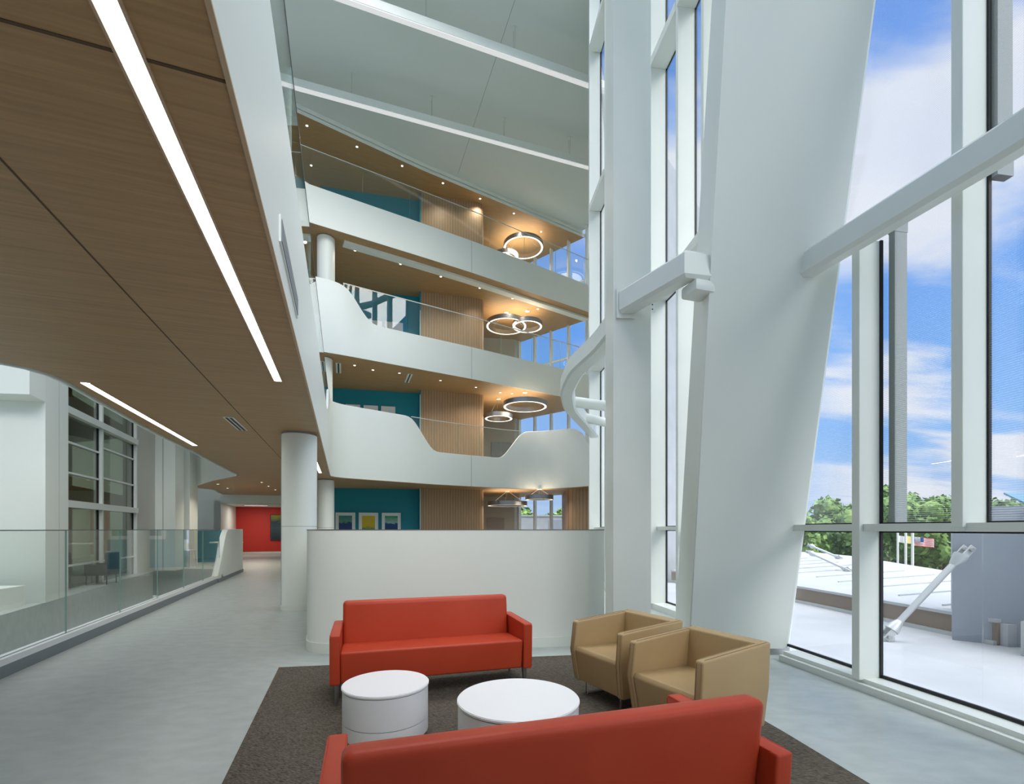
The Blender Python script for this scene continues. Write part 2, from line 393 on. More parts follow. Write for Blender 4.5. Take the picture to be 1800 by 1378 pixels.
# ------------------------------------------------------------------ second floor slab over the bridge, and upper slabs
left_edge = [(-16,1.75),(-9,4.15),(-6.3,5.12),(-5.75,5.3),(-5.60,5.55),(-5.68,6.0),(-5.94,6.6),(-6.94,9.13),(-7.85,11.8),(-9.59,16.65),(-11.6,18.4),(-14.0,20.9),(-14.4,21.6),(-14.2,22.6),(-15.4,25.0)]
le = resample(left_edge, 0.25, 2)
def slab(name, front, back, z0, z1, bot='wood_soffit'):
    bm = B(); prism(bm, [(p[0], p[1]) for p in front]+back, z0, z1, 0, 1, 2)
    return struct(obj(name, bm, ['white', 'floor', bot]))
inset = [(p[0]+n.x*0.01, p[1]+n.y*0.01) for p, n in zip(P2, normals(P2))]
slab('ceiling', inset, [(5.2,20.5),(5.0,24.2),(4.1,25.0),(0.5,28.0),(0.5,40),(-16.0,40),(-15.8,26)] + [(p[0]+0.05,p[1]) for p in le[::-1]] + [(-16,-4)], 3.45, 4.57)
for P, z0, z1, i in ((P3, 8.02, 9.14, 0), (P4, 12.59, 13.71, 1)):
    ins = [(p[0]+n.x*0.01, p[1]+n.y*0.01) for p, n in zip(P, normals(P))]
    slab('ceiling', ins, [(4.0,25.0),(0.5,28.0),(0.5,34),(-20,34),(-20,13.6)], z0, z1)
bm = B(); prism(bm, [(p[0], p[1]) for p in PR]+[(4.1,25.2),(0.5,28.3),(0.5,34),(-20,34),(-20,14.4)], 17.16, 17.34, 0, 0, 1)
struct(obj('ceiling', bm, ['white', 'wood_soffit']))
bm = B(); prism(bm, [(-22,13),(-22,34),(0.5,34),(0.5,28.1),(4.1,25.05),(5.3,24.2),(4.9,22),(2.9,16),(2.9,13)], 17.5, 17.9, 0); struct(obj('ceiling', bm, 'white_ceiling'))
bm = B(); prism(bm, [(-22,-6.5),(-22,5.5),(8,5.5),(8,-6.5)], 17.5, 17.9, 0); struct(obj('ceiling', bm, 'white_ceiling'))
# step between white ceiling and top soffit
bm = B(); band(bm, [(p[0], p[1]) for p in PR], 0.25, 17.3, 17.5); struct(obj('trim_1', bm, 'white'))
# white upstands
def fascia(name, P, z0, thick=0.14):
    bm = B(); band(bm, P, thick, z0, [p[2] for p in P], bev=0.03); return struct(obj(name, bm, 'white', ang=40))
fascia('wall_balcony', P2, 3.453); fascia('wall_balcony', P3, 8.023); fascia('wall_balcony', P4, 12.593)
bm = B(); band(bm, le, 0.035, 3.44, 4.9, bev=0.01); struct(obj('wall_balcony', bm, 'white', ang=40))
# thin wood edge line under the bridge upstand and shadow reveal bands under the upper ones
bm = B(); band(bm, [(p[0]-n.x*0.004, p[1]-n.y*0.004) for p, n in zip(P2, normals(P2))], 0.022, 3.44, 3.455); struct(obj('trim_2', bm, 'wood_edge'))
ins = [(p[0]+n.x*0.45, p[1]+n.y*0.45) for p, n in zip(P4, normals(P4)) if p[0] > -6.2]
bm = B(); band(bm, ins, 0.35, 12.50, 12.60); struct(obj('trim_3', bm, 'white_metal'))
# vertical joints in the upstands
def joint(px, P, z0, z1):
    best = min(range(len(P)), key=lambda i: abs(900+F*P[i][0]/P[i][1]-px) if P[i][1] > 17 else 1e9); p = P[best]; n = normals(P)[best]
    bm = B(); box(bm, (p[0]-n.x*0.0, p[1]-n.y*0.0, (z0+z1)/2), (0.012, 0.012, z1-z0), rz=math.atan2(n.y, n.x)); struct(obj('trim_4', bm, 'joint'))
joint(829, P2, 3.45, 4.80); joint(829, P3, 8.04, 9.38); joint(829, P4, 12.6, 13.95)

# glass railings of the balconies
def s_of(P, test):
    s = arclen(P)
    for i, p in enumerate(P):
        if test(p): return s[i]
def px_s(P, px):      # arc length where the path crosses column px (far part only)
    s = arclen(P); best = min((abs(900+F*p[0]/p[1]-px), s[i]) for i, p in enumerate(P) if p[1] > 16 or p[0] < -7.2); return best[1]
def upt(P):           # bottom of a glass panel follows the upstand top
    def f(q): return q[2]-0.04
    return f
root = empty('glass_railing', (bridge_x(6), 6, 5.0), 0, 'frameless glass guard with thin dark top edge on the bridge slab overhead at left', 'railing')
def rail_on(root, P, s0, s1, n, zt, **k):
    before = set(COL.objects)
    cuts = [s0+(s1-s0)*i/n for i in range(n+1)]
    glass_rail(root, P, upt(P), zt, cuts, **k)
    inv = Matrix.Translation(-Vector(root.location))
    for o in root.children: o.data.transform(inv)
sA = s_of(P2, lambda p: p[1] > -3.5); sB = s_of(P2, lambda p: p[1] > 15.5)
rail_on(root, P2, sA, sB, 7, 6.14)
root = empty('glass_railing', (-1.8, 20.9, 4.8), 0, 'short glass guard filling the dip in the second floor white balcony', 'railing')
rail_on(root, P2, px_s(P2, 722), px_s(P2, 921), 5, 6.13, cap='white_metal', capw=0.04, capz=0.02)
root = empty('glass_railing', (-1.8, 20.4, 9.4), 0, 'long glass guard reflecting clouds on the third floor balcony', 'railing')
rail_on(root, P3, px_s(P3, 600), arclen(P3)[-1], 8, 10.7, cap='white_metal', capw=0.04, capz=0.025)
root = empty('glass_railing', (-1.8, 20.4, 13.97), 0, 'topmost glass guard just under the roof soffit', 'railing')
rail_on(root, P4, s_of(P4, lambda p: p[0] > -12), arclen(P4)[-1], 11, 15.28, cap='white_metal', capw=0.03, capz=0.018)

# ------------------------------------------------------------------ far core walls
T0, T1 = Vector((-8.3,21.7)), Vector((-4.42,22.55))
td = (T1-T0).normalized(); T0x = T0 - td*0.45
bm = B(); prism(bm, [T0x, T1, T1+Vector((-0.05,0.3)), T0x+Vector((-0.05,0.3))], 0, 17.2); struct(obj('wall_teal', bm, 'teal'))
bm = B(); prism(bm, [(-4.42,22.55),(-4.27,22.0),(-4.21,22.02),(-4.36,22.6)], 0, 17.2); struct(obj('wall_teal', bm, 'teal'))
# slatted wood core with a rounded right corner
c0, c1 = (-4.24,22.02), (-1.33,22.8)
core = resample([c0, c1, (c1[0]-0.354*4+0.6, c1[1]+4.4)], 0.12, 4)
bm = B(); prism(bm, core+[(-5.5,27)], 0, 17.2); struct(obj('wall_core', bm, 'wood_slat'))
bm = B(); box(bm, (-4.25,21.99,2.1), (0.03,0.03,4.2)); struct(obj('trim_5', bm, 'white_metal'))
bm = B(); box(bm, (-4.25,21.99,6.2), (0.03,0.03,3.2)); struct(obj('trim_5', bm, 'white_metal'))
bm = B(); box(bm, (-4.25,21.99,10.4), (0.03,0.03,2.6)); struct(obj('trim_5', bm, 'white_metal'))
# pale wall behind the rings with a grey door, window wall beyond
W0, W1 = Vector((0.5,28.0)), Vector((4.0,25.05))
bm = B(); prism(bm, [(-2.6,27.2),(0.15,27.6),(0.45,28.0),(0.3,28.3),(-2.6,27.6)], 0, 17.2); struct(obj('wall_far', bm, 'beige_wall'))
bm = B(); box(bm, (-0.95,27.38,1.1), (1.0,0.06,2.2), rz=0.14); d = struct(obj('door_1', bm, 'door_grey'))
bm = B(); box(bm, (-0.6,27.38,1.0), (0.03,0.06,0.3), rz=0.14); obj('door_handle', bm, 'brushed', d)
bm = B(); box(bm, (-0.6,27.38,5.55), (1.2,0.06,2.0), rz=0.14); struct(obj('door_2', bm, 'grey_panel'))
def window_wall(idx, z0, z1, extra):
    wd = (W1-W0); L = wd.length; wn = wd.normalized(); a = math.atan2(wn.y, wn.x)
    w = struct(empty('window_%d' % idx, (W0.x, W0.y, z0), a))
    for k in range(5):
        bm = B(); bx(bm, k*1.145-0.04, k*1.145+0.04, -0.2, 0.02, 0, z1-z0); obj('mullion', bm, 'white_metal', w)
        if k < 4:
            bm = B(); bx(bm, k*1.145+0.04, k*1.145+1.105, 0.0, 0.015, 0.05, z1-z0); obj('pane', bm, 'window_glass', w)
    for z in [0.04]+extra:
        bm = B(); bx(bm, 0, 4.58, -0.12, 0.0, z-0.04, z+0.04); obj('transom', bm, 'white_metal', w)
for i, (a, b, ex) in enumerate(((0,3.45,[]),(4.57,8.02,[1.0]),(9.14,12.59,[1.7]),(13.71,17.5,[1.0]))):
    window_wall(i+1, a, b, ex)
# low wood wall at right end of the ground level
bm = B(); prism(bm, resample([(2.75,26.2),(2.62,22.35),(3.6,21.9),(5,21.0)], 0.15, 3)+[(5,27)], 0, 3.45); struct(obj('wall_right_core', bm, 'wood_slat'))

# ------------------------------------------------------------------ columns
def round_column(x, y, r, z0, z1, label):
    t = empty('round_column', (x, y, z0), 0, label, 'column')
    bm = B(); cyl(bm, (0,0), r, 0.0, z1-z0-0.04, 64); obj('shaft', bm, 'white', t)
    bm = B(); ring(bm, (0,0), r+0.006, r-0.02, 0, 0.10, 64); obj('base_ring', bm, 'white_metal', t)
    bm = B(); cyl(bm, (0,0), r-0.03, z1-z0-0.04, z1-z0, 48); obj('shadow_gap', bm, 'joint', t)
    a = math.radians(215)
    bm = B(); box(bm, (r*math.cos(a), r*math.sin(a), (z1-z0)/2), (0.01,0.012,z1-z0-0.06), rz=a); obj('joint_line', bm, 'joint', t)
    bm = B(); ring(bm, (0,0), r+0.001, r-0.02, 1.62, 1.628, 64); obj('joint_ring', bm, 'joint', t)
    return t
round_column(-4.2, 9.38, 0.325, 0, 3.45, 'thick white round column on the bridge floor left of the curved parapet')
round_column(-7.05, 18.0, 0.30, 0, 3.45, 'white round column behind, between the bridge column and the teal wall')
round_column(-7.1, 17.95, 0.30, 4.57, 8.02, 'sliver of white column on the second floor beside the bridge glass')
round_column(-7.05, 18.0, 0.32, 9.14, 12.59, 'white round column on the third floor at the left end of its balcony')

# parapet between lounge and void
pp = resample(par, 0.08, 5)[::-1]
pp = [(p[0], p[1]) for p in pp]
bm = B(); band(bm, pp, -0.16, 0, 1.555, bev=0.0); struct(obj('wall_front', bm, 'white', ang=40))
bm = B(); band(bm, [(p[0]-n.x*-0.004, p[1]-n.y*-0.004) for p, n in zip(pp, normals(pp))], -0.17, 1.555, 1.566); struct(obj('trim_6', bm, 'steel_cap'))
bm = B(); band(bm, pp, 0.012, 0.0, 0.13); struct(obj('baseboard_front', bm, 'white_metal'))

# left glass railing beside the bridge walkway
def rp(Y, dx=0): return (railx(Y)+dx, Y)
t = empty('glass_railing', (railx(6), 6, 0), 0, 'frameless glass guard along the left side of the walkway, ending at a white upstand', 'railing')
RP = resample([rp(1.2), rp(17.5)], 0.2)
scale = math.hypot(1, .3655)
cuts = [(Y-1.2)*scale for Y in (1.56, 3.14, 4.72, 6.30, 7.86, 9.48, 11.09, 12.66, 14.4)]
glass_rail(t, RP, 0.16, RH-0.02, cuts, off=0.06)
sub = [rp(1.2+0.2*i) for i in range(int(13.4/0.2)+1)]
bm = B(); band(bm, sub, 0.14, 0.0, 0.13); obj('base_plinth', bm, 'grille', t)
bm = B(); band(bm, [(p[0]+0.0, p[1]) for p in sub], 0.05, 0.13, 0.20); obj('base_channel', bm, 'laminate', t)
bm = B(); band(bm, [(p[0]-0.085, p[1]) for p in sub], 0.06, 0.13, 0.20); obj('base_channel', bm, 'laminate', t)
for o in t.children: o.data.transform(Matrix.Translation(-Vector(t.location)))
up = resample([(*rp(13.9), 0.2), (*rp(14.25), 0.5), (*rp(14.9), 1.4), (*rp(15.2), RH), (*rp(17.56), RH)], 0.1, 4)
bm = B(); band(bm, up, 0.16, 0.0, [p[2] for p in up], bev=0.02); struct(obj('wall_upstand', bm, 'white', ang=40))
bm = B(); band(bm, [(p[0]+.01, p[1]) for p in up], -0.01, 0, 0.11); struct(obj('baseboard_left', bm, 'grille'))

# ------------------------------------------------------------------ soffit details over the bridge
def strip(name, pa, pb, w, z, label, cat='ceiling light', watt=0):
    a, b = Vector(pa), Vector(pb); c = (a+b)/2; L = (b-a).length; ang = math.atan2((b-a).y, (b-a).x)
    t = empty(name, (c.x, c.y, z), ang, label, cat)
    bm = B(); bx(bm, -L/2, L/2, -w/2, w/2, -0.004, 0.0); obj('diffuser', bm, 'light_strip', t)
    bm = B()
    for s in (-1, 1): bx(bm, -L/2, L/2, s*(w/2+0.006)-0.006, s*(w/2+0.006)+0.006, -0.01, 0.0)
    obj('frame', bm, 'wood_edge', t)
    if watt:
        la = bpy.data.lights.new('light', 'AREA'); la.shape = 'RECTANGLE'; la.size = L; la.size_y = w; la.energy = watt; la.color = (1,0.95,0.88)
        lo = bpy.data.objects.new('light', la); COL.objects.link(lo); lo.parent = t; lo.location = (0,0,-0.012)
    return t
g = lambda x, y: G(x, y, 3.45).xy
strip('linear_ceiling_light', (-0.73,-0.35), g(489,669.7), 0.085, 3.45, 'long white linear light recessed in the wood soffit, running off the top')
strip('linear_ceiling_light', g(150,673), g(343.5,783), 0.10, 3.45, 'shorter white linear light near the curved left edge of the soffit', watt=30)
strip('linear_ceiling_light', (-4.9,11.6), g(563,831), 0.085, 3.45, 'small piece of linear light seen just right of the bridge column', watt=40)
def seam(pa, pb, z, w=0.012, n='trim_7'):
    a, b = Vector(pa), Vector(pb); c = (a+b)/2; L = (b-a).length; ang = math.atan2((b-a).y, (b-a).x)
    bm = B(); box(bm, (c.x, c.y, z), (L, w, 0.006), rz=ang); struct(obj(n, bm, 'seam'))
seam((-1.55,-0.6), g(494,806), 3.45); seam((-8,-0.42), (-1.19,2.0), 3.45, 0.015)
# slot vents
def vent(p, L, w, ang, z, label, slots=2):
    t = empty('slot_vent', (p[0], p[1], z), ang, label, 'vent')
    bm = B(); bx(bm, -L/2, L/2, -w/2, w/2, -0.008, 0); obj('frame', bm, 'white_metal', t)
    for k in range(slots):
        y = (k-(slots-1)/2)*w*0.42
        bm = B(); bx(bm, -L/2+.02, L/2-.02, y-w*.13, y+w*.13, -0.012, -0.006); obj('slot', bm, 'black', t)
va, vb = g(401,733), g(427,756); vent((va+vb)/2, (vb-va).length, 0.16, math.atan2((vb-va).y, (vb-va).x), 3.45, 'white two-slot air vent in the wood soffit before the column')
for px, py, lab in ((595,647,'slot air vent in the second floor balcony soffit, the left one'),(718,665,'slot air vent in the second floor balcony soffit, the right one')):
    p = G(px, py, 8.02); vent((p.x, p.y), 1.25, 0.20, math.atan2(AX.y, AX.x), 8.02, lab, 1)
# grille in the bridge fascia
t = empty('wall_grille', (bridge_x(4.12)+0.003, 4.12, 3.78), math.atan2(AX.y, AX.x), 'long narrow grey air grille in the white fascia of the bridge', 'vent')
bm = B(); bx(bm, -0.68, 0.68, -0.01, 0.01, -0.10, 0.10); obj('frame', bm, 'white_metal', t)
bm = B(); bx(bm, -0.65, 0.65, -0.016, 0.0, -0.08, 0.08); obj('mesh', bm, 'grille', t)

# downlights
dl0 = None
DLW = {3.45: 60, 8.02: 45, 12.59: 45, 17.16: 45}
def downlight(px, py, z, where, grp):
    global dl0
    p = G(px, py, z)
    if dl0 is None:
        dl0 = t = empty('downlight', p)
        bm = B(); ring(bm, (0,0), 0.06, 0.042, -0.01, 0, 20); obj('trim_ring', bm, 'white_metal', t)
        bm = B(); cyl(bm, (0,0), 0.042, -0.006, -0.001, 20); obj('lens', bm, 'downlight', t)
    else: t = copy_tree(dl0)
    la = bpy.data.lights.new('bulb', 'SPOT'); la.energy = DLW.get(z, 60); la.spot_size = 2.4; la.spot_blend = 0.8; la.shadow_soft_size = 0.05; la.color = (1.0,0.9,0.76)
    lo = bpy.data.objects.new('bulb', la); COL.objects.link(lo); lo.parent = t; lo.location = (0,0,-0.03)
    t.location = p; tag(t, where, 'downlight', grp)
c3 = lambda x, y: (480+x/3.2125, 180+y/3.2125)
c4 = lambda x, y: (540+x/3.4615, 560+y/3.4615)
c1_ = lambda x, y: (x/3.598, 600+y/3.598)
nth = ['first', 'second', 'third', 'fourth', 'fifth', 'sixth', 'seventh', 'eighth']
for i, q in enumerate([(191,131),(474,250),(729,358),(959,455),(1169,543),(1360,626),(1513,730)]):
    downlight(*c3(*q), 17.16, 'small lit round downlight in the roof soffit, %s from the left along its edge' % nth[i], 'roof soffit downlights')
downlight(*c3(215,355), 17.16, 'single roof soffit downlight seen through the topmost glass guard at far left', 'roof soffit downlights')
for i, q in enumerate([(463,836),(719,912),(947,983),(1167,1048),(1352,1107),(1495,1166)]):
    downlight(*c3(*q), 12.59, 'small lit round downlight in the third floor soffit, %s from the left' % nth[i], 'third floor soffit downlights')
for i, q in enumerate([(288,284),(400,312),(561,331),(811,376),(1027,417),(1175,450),(1245,456)]):
    downlight(*c4(*q), 8.02, 'small round downlight in the second floor soffit, %s from the left' % nth[i], 'second floor soffit downlights')
for i, q in enumerate([(1378,902),(1440,928),(1655,891),(1698,915),(1742,938)]):
    downlight(*c1_(*q), 3.45, 'small round downlight in the far bridge soffit before the red corridor, %s from the left' % nth[i], 'far bridge downlights')

# ring pendants
def ring_lamp(px, py, z, D_, ceil, label):
    p = G(px, py, z); r = D_/2
    t = empty('ring_pendant', p, 0, label, 'pendant light', 'ring pendants of the far lounges')
    bm = B(); ring(bm, (0,0), r, r-0.015, -0.09, 0.12, 72); ring(bm, (0,0), r-0.11, r-0.125, -0.09, 0.12, 72); obj('metal_band', bm, 'ring_metal', t)
    bm = B(); ring(bm, (0,0), r-0.012, r-0.113, -0.088, -0.07, 72); obj('light_ring', bm, 'ring_lens', t)
    bm = B(); ring(bm, (0,0), r-0.03, r-0.09, 0.09, 0.10, 72); obj('uplight_ring', bm, 'ring_uplight', t)
    bm = B(); cyl(bm, (0,0), 0.11, ceil-z-0.05, ceil-z, 24); obj('canopy', bm, 'white_metal', t)
    for k in range(3):
        a = 2*math.pi*k/3+0.4
        bm = B(); tube(bm, [(0.05*math.cos(a),0.05*math.sin(a),ceil-z-0.03),((r-0.06)*math.cos(a),(r-0.06)*math.sin(a),0.1)], 0.006, 6); obj('cable', bm, 'ring_metal', t)
_rl = ring_lamp
def ring_lamp(px, py, z, D_, ceil, label):
    _rl(px, py, z, D_, ceil, label); t = [o for o in COL.objects if o.name.startswith('ring_pendant')][-1]
    t = max((o for o in COL.objects if o.name.split('.')[0] == 'ring_pendant'), key=lambda o: o.name)
    for nm, up, en in (('uplight', math.pi, 10*D_), ('light', 0, 18*D_)):
        la = bpy.data.lights.new(nm, 'AREA'); la.shape = 'DISK'; la.size = D_*0.8; la.energy = en; la.color = (1.0,0.82,0.6) if up else (1.0,0.9,0.78)
        lo = bpy.data.objects.new(nm, la); COL.objects.link(lo); lo.parent = t; lo.location = (0,0,0.11 if up else -0.1); lo.rotation_euler = (up,0,0)
ring_lamp(920, 433, 16.55, 2.1, 17.16, 'large glowing ring pendant under the roof soffit')
ring_lamp(890, 452, 16.3, 1.3, 17.16, 'small ring pendant half hidden behind the topmost white fascia')
ring_lamp(890, 571, 11.95, 2.05, 12.59, 'large glowing ring pendant on the third floor, left of a pair')
ring_lamp(927, 571.5, 11.85, 1.5, 12.59, 'smaller glowing ring pendant on the third floor, right of a pair')
ring_lamp(923, 712, 7.4, 2.05, 8.02, 'large ring pendant on the second floor near the windows')
ring_lamp(876.5, 733, 7.1, 1.37, 8.02, 'small ring pendant on the second floor beside the slatted wood core')
ring_lamp(892, 886, 2.80, 1.95, 3.45, 'large ring pendant seen edge-on just above the parapet')
ring_lamp(948, 875, 3.02, 1.3, 3.45, 'small ring pendant above the parapet before the garden windows')

# ------------------------------------------------------------------ atrium ceiling lights
def pendant(pa, pb, z, xs, label):
    a, b = Vector(pa), Vector(pb); c = (a+b)/2; L = (b-a).length; ang = math.atan2((b-a).y, (b-a).x)
    t = empty('linear_pendant', (c.x, c.y, z), ang, label, 'pendant light')
    bm = B(); bx(bm, -L/2, L/2, -0.09, 0.09, 0.0, 0.26); obj('housing', bm, 'white', t)
    bm = B(); bx(bm, -L/2, L/2, -0.075, 0.075, -0.03, -0.001); obj('lens', bm, 'pendant_lens', t)
    for q in xs:
        for s in (-0.04, 0.04):
            bm = B(); tube(bm, [(q-L/2, s, 0.26),(q-L/2, s*2.2, 17.5-z)], 0.004, 5); obj('cable', bm, 'joint', t)
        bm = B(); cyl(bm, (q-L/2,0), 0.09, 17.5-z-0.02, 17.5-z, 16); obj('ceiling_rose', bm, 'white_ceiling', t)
a, b = G(497,148,16.5).xy, G(1030,293.5,16.5).xy; u = (b-a).normalized()
pendant(a-u*6, b+u*2, 16.5, [8.2, 11.0, 13.8, 16.6], 'long white linear pendant under the atrium ceiling, the lower of two')
a, b = G(605,0,16.5).xy, G(1030,148.7,16.5).xy; u = (b-a).normalized()
pendant(a-u*9, b+u*2, 16.5, [8.5, 11.3, 14.1, 16.9], 'long white linear pendant under the atrium ceiling, the upper of two')
a, b = G(905,0,17.5), G(805,305,17.5); c = a+(a-b)*0.2
bm = B(); m_ = (c+b)/2; box(bm, (m_.x, m_.y, 17.499), ((c-b).length, 0.015, 0.004), rz=math.atan2((b-c).y, (b-c).x)); struct(obj('trim_8', bm, 'joint'))

# ------------------------------------------------------------------ curtain wall at right
sGL = arclen(GL)
def gl_at(Y):
    for a, b in zip(GL, GL[1:]):
        if a[1] <= Y <= b[1]:
            k = (Y-a[1])/(b[1]-a[1]); tx = Vector((b[0]-a[0], b[1]-a[1])).normalized(); return Vector((a[0]+(b[0]-a[0])*k, Y)), tx
ZT = 17.6
my = [-1.8, -0.9, 0.05, 1.0, 1.95, 2.9, 3.815, 4.71, 6.5, 7.4, 8.35, 9.45, 10.8, 12.2, 13.65]
cw = struct(empty('window_5', (*gl_at(3.5)[0], 0)))
def addcw(name, bm, m):
    bm.transform(Matrix.Translation(-Vector(cw.location))); return obj(name, bm, m, cw)
for i, Y in enumerate(my):
    p, tx = gl_at(Y); ang = math.atan2(tx.y, tx.x); dep = 0.24 if Y < 7 else 0.32; wd = 0.085
    nn = Vector((-tx.y, tx.x))      # inwards
    c = p+nn*(dep/2+0.012)
    mz0 = 1.585 if abs(Y-3.815) < .01 else 0.1; mz1 = 4.40 if abs(Y-4.71) < .01 else ZT
    bm = B(); box(bm, (c.x, c.y, (mz0+mz1)/2), (wd, dep, mz1-mz0), rz=ang, bev=0.004, seg=1); addcw('mullion', bm, 'white_metal')
    c = p+nn*0.006
    bm = B(); box(bm, (c.x, c.y, (mz0+mz1)/2), (wd+0.03, 0.03, mz1-mz0), rz=ang); addcw('gasket', bm, 'gasket')
for Ya, Yb in zip(my, my[1:]):
    a, ta = gl_at(Ya); b, tb = gl_at(Yb); c = (a+b)/2; L = (b-a).length; ang = math.atan2((b-a).y, (b-a).x)
    far = Ya > 6
    zs = [0.12, 1.585] + ([6.17, 10.75, 15.3] if far else []) + [ZT]
    for z0, z1 in zip(zs, zs[1:]):
        if z0 > 1 and abs(Yb-4.71) < .01: continue
        cx_, Lx, ax_ = c, L, ang
        if z0 > 1 and abs(Ya-4.71) < .01:
            a2, _t = gl_at(3.815); cx_ = (a2+b)/2; Lx = (b-a2).length; ax_ = math.atan2((b-a2).y, (b-a2).x)
        bm = B(); box(bm, (cx_.x, cx_.y, (z0+z1)/2), (Lx, 0.014, z1-z0), rz=ax_); addcw('pane', bm, 'frit_glass' if (not far and z0 > 1) else 'window_glass')
    nn = Vector((-(b-a).y, (b-a).x)).normalized()
    for z in zs[1:-1]:
        dep = 0.2 if z < 2 else 0.34
        cc = c+nn*(dep/2+0.01); h = 0.07 if z < 2 else 0.16
        bm = B(); box(bm, (cc.x, cc.y, z), (L-0.09, dep, h), rz=ang); addcw('transom', bm, 'white_metal')
        bm = B(); box(bm, (c.x, c.y, z), (L, 0.025, h+0.03), rz=ang); addcw('gasket', bm, 'gasket')
    bm = B(); box(bm, (c.x, c.y, 0.125), (L, 0.025, 0.03), rz=ang); addcw('gasket', bm, 'gasket')
# sill: stepped box following the glass
gs = [p for p in GL if -2 < p[1] < 5.86]
bm = B(); band(bm, gs, 0.20, 0.0, 0.11); struct(obj('trim_9', bm, 'white_metal'))
bm = B(); band(bm, gs, 0.26, 0.0, 0.07); struct(obj('trim_9', bm, 'white_metal'))
gs = [p for p in GL if p[1] > 6.3 and p[1] < 13.6]
bm = B(); band(bm, gs, 0.3, 0.0, 0.11); struct(obj('trim_9', bm, 'white_metal'))
# mullion reflections in the glass, built as upright grey strips outside it
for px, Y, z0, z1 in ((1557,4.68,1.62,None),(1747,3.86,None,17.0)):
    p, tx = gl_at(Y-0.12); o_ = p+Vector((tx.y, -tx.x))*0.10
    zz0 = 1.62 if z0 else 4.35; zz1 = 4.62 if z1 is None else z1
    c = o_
    t = empty('reflection_strip', (c.x, c.y, zz0), math.atan2(tx.y, tx.x), 'grey upright strip outside the glass standing in for a mullion reflection, %s' % ('left one, ending below the ring beam' if z0 else 'right one, rising above the ring beam'), 'facade fin')
    bm = B(); bx(bm, -0.02, 0.04, -0.05, 0.09, 0, zz1-zz0); obj('fin', bm, 'reflection_grey', t)  # upright strip drawing the reflected mullion
    bm = B(); bx(bm, -0.024, 0.044, -0.055, 0.095, (zz1-zz0)-0.2 if z0 else 0, (zz1-zz0)+0.002 if z0 else 0.2); obj('end_cap', bm, 'reflection_grey', t)
# facade continuing behind the ring, white panels
fx = resample([(2.3,13.7),(2.33,14.6),(2.9,17),(3.7,20),(4.7,23),(5.1,24.6)], 0.3, 2)
bm = B(); band(bm, fx, -0.25, 0, ZT); struct(obj('wall_right', bm, 'white'))

# square column and leaning column, ring beam
t = empty('square_column', (1.44, 5.93, 0), 0, 'slender square white column rising full height behind the armchairs', 'column')
bm = B(); box(bm, (0,0,ZT/2), (0.455,0.46,ZT), bev=0.004, seg=1); obj('shaft', bm, 'white_metal', t)
t = empty('leaning_column', (2.84, 6.1, 0), 0, 'massive white leaning column beside the tall window', 'column')
def lean_sec(z):
    k = z/4.4
    Y = 5.95-1.12*k
    xl = 2.21-0.18*k+0.0; xr = 3.50-0.10*k
    yb = Y+0.62-0.12*k
    return [(xl,Y),(xr-0.06,Y-0.0),(xr,Y+0.07),(xr+0.02,yb),(xl+0.03,yb)]
bm = B(); rows = []
for z in (0, 4.4, 9, 13.2):
    rows.append([bm.verts.new((x-2.84, y-6.1, z)) for x, y in lean_sec(z)])
for r, s in zip(rows, rows[1:]):
    for k in range(5): bm.faces.new((r[k], r[(k+1)%5], s[(k+1)%5], s[k]))
bm.faces.new(rows[0][::-1]); bm.faces.new(rows[-1])
bmesh.ops.bevel(bm, geom=[e for e in bm.edges if abs(e.verts[0].co.z-e.verts[1].co.z) > 1], offset=0.012, segments=2, affect='EDGES')
obj('shaft', bm, 'white', t, ang=30)
bm = B(); r0, r1 = lean_sec(0), lean_sec(0.1)
prism(bm, [(r0[0][0]-2.86, r0[0][1]-6.12),(r0[1][0]-2.82, r0[1][1]-6.12),(r0[2][0]-2.82, r0[2][1]-6.1),(r0[3][0]-2.82, r0[3][1]-6.08),(r0[4][0]-2.86, r0[4][1]-6.08)], 0, 0.09); obj('base_trim', bm, 'brushed', t)

def beam_path(name, pts, w, z0, z1, label, smooth=3, step=0.12, extra=None):
    p = resample(pts, step, smooth); o = Vector((p[0][0], p[0][1], z0))
    t = empty(name, o, 0, label, 'beam')
    q = [(a[0]-o.x, a[1]-o.y) for a in p]; ns = normals(q); bm = B(); rows = []
    h = z1-z0; c = 0.035
    prof = [(-w/2,c),(-w/2,h-c),(-w/2+c,h),(w/2-c,h),(w/2,h-c),(w/2,c),(w/2-c,0),(-w/2+c,0)]
    prof2 = []
    for i, a in enumerate(q):
        rows.append([bm.verts.new((a[0]+ns[i].x*u_, a[1]+ns[i].y*u_, v_)) for u_, v_ in prof])
    for r, s in zip(rows, rows[1:]):
        for k in range(8): bm.faces.new((r[k], r[(k+1)%8], s[(k+1)%8], s[k]))
    bm.faces.new(rows[0][::-1]); bm.faces.new(rows[-1])
    obj('beam', bm, 'white_metal', t, ang=30)
    return t
rb = beam_path('ring_beam', [(3.02,4.98),(3.28,4.05),(3.52,3.2),(3.66,2.2),(3.70,1.0),(3.6,-0.5)], 0.17, 4.16, 4.42, 'white box beam running from the leaning column across the tall windows')
lb = beam_path('ring_beam', [(1.36,5.7),(1.82,4.90),(2.12,5.0)], 0.2, 4.14, 4.42, 'short cranked white beam joining the square and leaning columns', smooth=0, step=5)
bm = B(); box(bm, (0.0,-0.01,0.13), (0.22,0.05,0.36)); obj('end_plate', bm, 'white_metal', lb)
bm = B(); box(bm, (0.6,-0.70,-0.06), (0.25,0.25,0.12), rz=0.3, bev=0.03); obj('bracket', bm, 'white_metal', lb)
